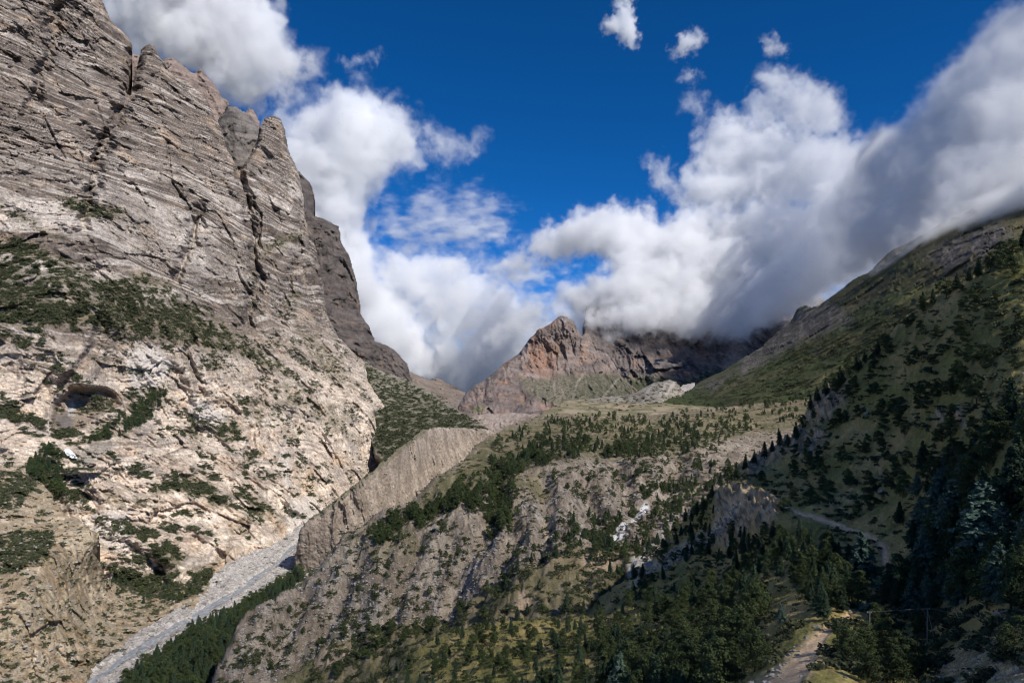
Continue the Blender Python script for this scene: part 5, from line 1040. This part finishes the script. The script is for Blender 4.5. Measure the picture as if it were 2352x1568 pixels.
def strew(land, poly, n, size):
    P = np.array(poly, float); u = rng.uniform(P[:, 0].min(), P[:, 0].max(), n * 4); v = rng.uniform(P[:, 1].min(), P[:, 1].max(), n * 4); k = land.sample(u, v); ok = inside(poly, u, v) & (k >= 0); k = k[ok][:n]
    return land.p[k], rng.uniform(*size, len(k)) * rng.choice([.6, .8, 1, 1.7], len(k))
# ------------------------------------------------------------------ snow left under the cliff hollow
pl = [(146, 1034), (160, 1032), (172, 1044), (180, 1056), (165, 1056), (150, 1046)]
m_in = inside(pl, massif.u, massif.v); I = massif.grid; qa = np.stack([I[:-1, :-1], I[1:, :-1], I[1:, 1:], I[:-1, 1:]], -1).reshape(-1, 4); qa = qa[(qa >= 0).all(1)]; qa = qa[m_in[qa].all(1)]
ids = np.unique(qa); mp = np.full(len(massif.p), -1); mp[ids] = np.arange(len(ids)); SNOW = plain_material('old_snow', (.78, .79, .80), .7, .08, .3)
tag(mesh_from('snow_patch', massif.p[ids] * .996 + [0, 0, 1.5], mp[qa], SNOW), 'small white snow patch below the hollow of the cliff', 'snow')

# ------------------------------------------------------------------ power line
WOOD = plain_material('weathered_wood', (.30, .27, .235), .9, .2, 3.); WIRE = plain_material('dull_wire', (.20, .20, .205), .6, .1, 1.); GLAZE = plain_material('insulator_glaze', (.55, .55, .53), .4, .05, 1.)
def utility_pole(u, vb, vt, label, brace=True):
    k = near.sample(u, vb)[0]; p = near.p[k]; h = (vb - vt) * p[1] / F
    root = bpy.data.objects.new('utility_pole', None); COL.objects.link(root); root.location = p; tag(root, label, 'utility pole', 'poles of the power line')
    V, Q = tube([(0, 0, -.5), (0, 0, h * .5), (.03, 0, h)], [.11, .095, .075], 8); mesh_from('pole', V, Q, WOOD, parent=root)
    V, Q = tube([(-.38, 0, h - .22), (.38, 0, h - .22)], [.04, .04], 6); mesh_from('crossarm', V, Q, WOOD, parent=root)
    for s in (-1, 1): V, Q = tube([(s * .33, 0, h - .2), (s * .33, 0, h - .1), (s * .33, 0, h - .02)], [.025, .045, .035], 8); mesh_from('insulator', V, Q, GLAZE, parent=root)
    if brace: V, Q = tube([(.05, 0, h * .93), (1.45, -.4, -.9)], [.065, .08], 8); mesh_from('brace', V, Q, WOOD, parent=root)
    return p + np.array([0, 0, h])
pa = utility_pole(2131, 1488, 1393, 'weathered leaning braced pole right of the trail'); pb = utility_pole(1996, 1470, 1404, 'further wooden pole half hidden by the trees', False)
pc = np.array(at(1735, 1424, 215.)); pd = np.array(at(2470, 1446, 82.))
for a, b, where in ((pa, pd, 'running from the braced pole to the right'), (pa, pb, 'slung between the two wooden poles'), (pb, pc, 'running left from the further pole over the trail')):
    for s, w in ((-.33, 'nearer'), (.33, 'farther')):
        A_ = a + [s, 0, 0]; B_ = b + [s, 0, .0]; t_ = np.linspace(0, 1, 17)[:, None]; L = np.linalg.norm(B_ - A_); pts = A_ + (B_ - A_) * t_ - np.array([0, 0, 1.]) * (4 * t_ * (1 - t_)) * L * .014
        V, Q = tube(pts, [.016] * 17, 5); tag(mesh_from('power_line', V, Q, WIRE), f'{w} thin dull wire {where}'.replace('nearer', 'left' if s < 0 else 'right').replace('farther', 'right'), 'wire', 'wires of the power line')
st = [strew(spur, [(480, 1600), (560, 1440), (780, 1250), (920, 1160), (1060, 1240), (1300, 1100), (1400, 1060), (1640, 1060), (1560, 1130), (1330, 1270), (1000, 1400), (690, 1510), (600, 1640)], 9000, (.3, .9)), strew(riverbed, RV_POLY, 5200, (.4, 2.2)), strew(terrace, LT_POLY, 3500, (.4, 1.3)),
      strew(near, [(2150, 1500), (2352, 1420), (2352, 1600), (2150, 1600)], 900, (.05, .16)), strew(near, [(1690, 1172), (1640, 1215), (1545, 1262), (1470, 1320), (1500, 1320), (1640, 1250), (1710, 1190)], 700, (.3, 1.)), strew(near, R_POLY, 1500, (.1, .45)), strew(wall, MW_POLY, 1500, (.4, 1.1)),
      strew(spur, [(1482, 1160), (1455, 1185), (1418, 1220), (1440, 1230), (1490, 1180)], 250, (.5, 1.4))]
scatter('loose_stones', np.concatenate([a[0] for a in st]), np.concatenate([a[1] for a in st]), rocks_src, 'stones', .8)
print('done', time.time() - T0)
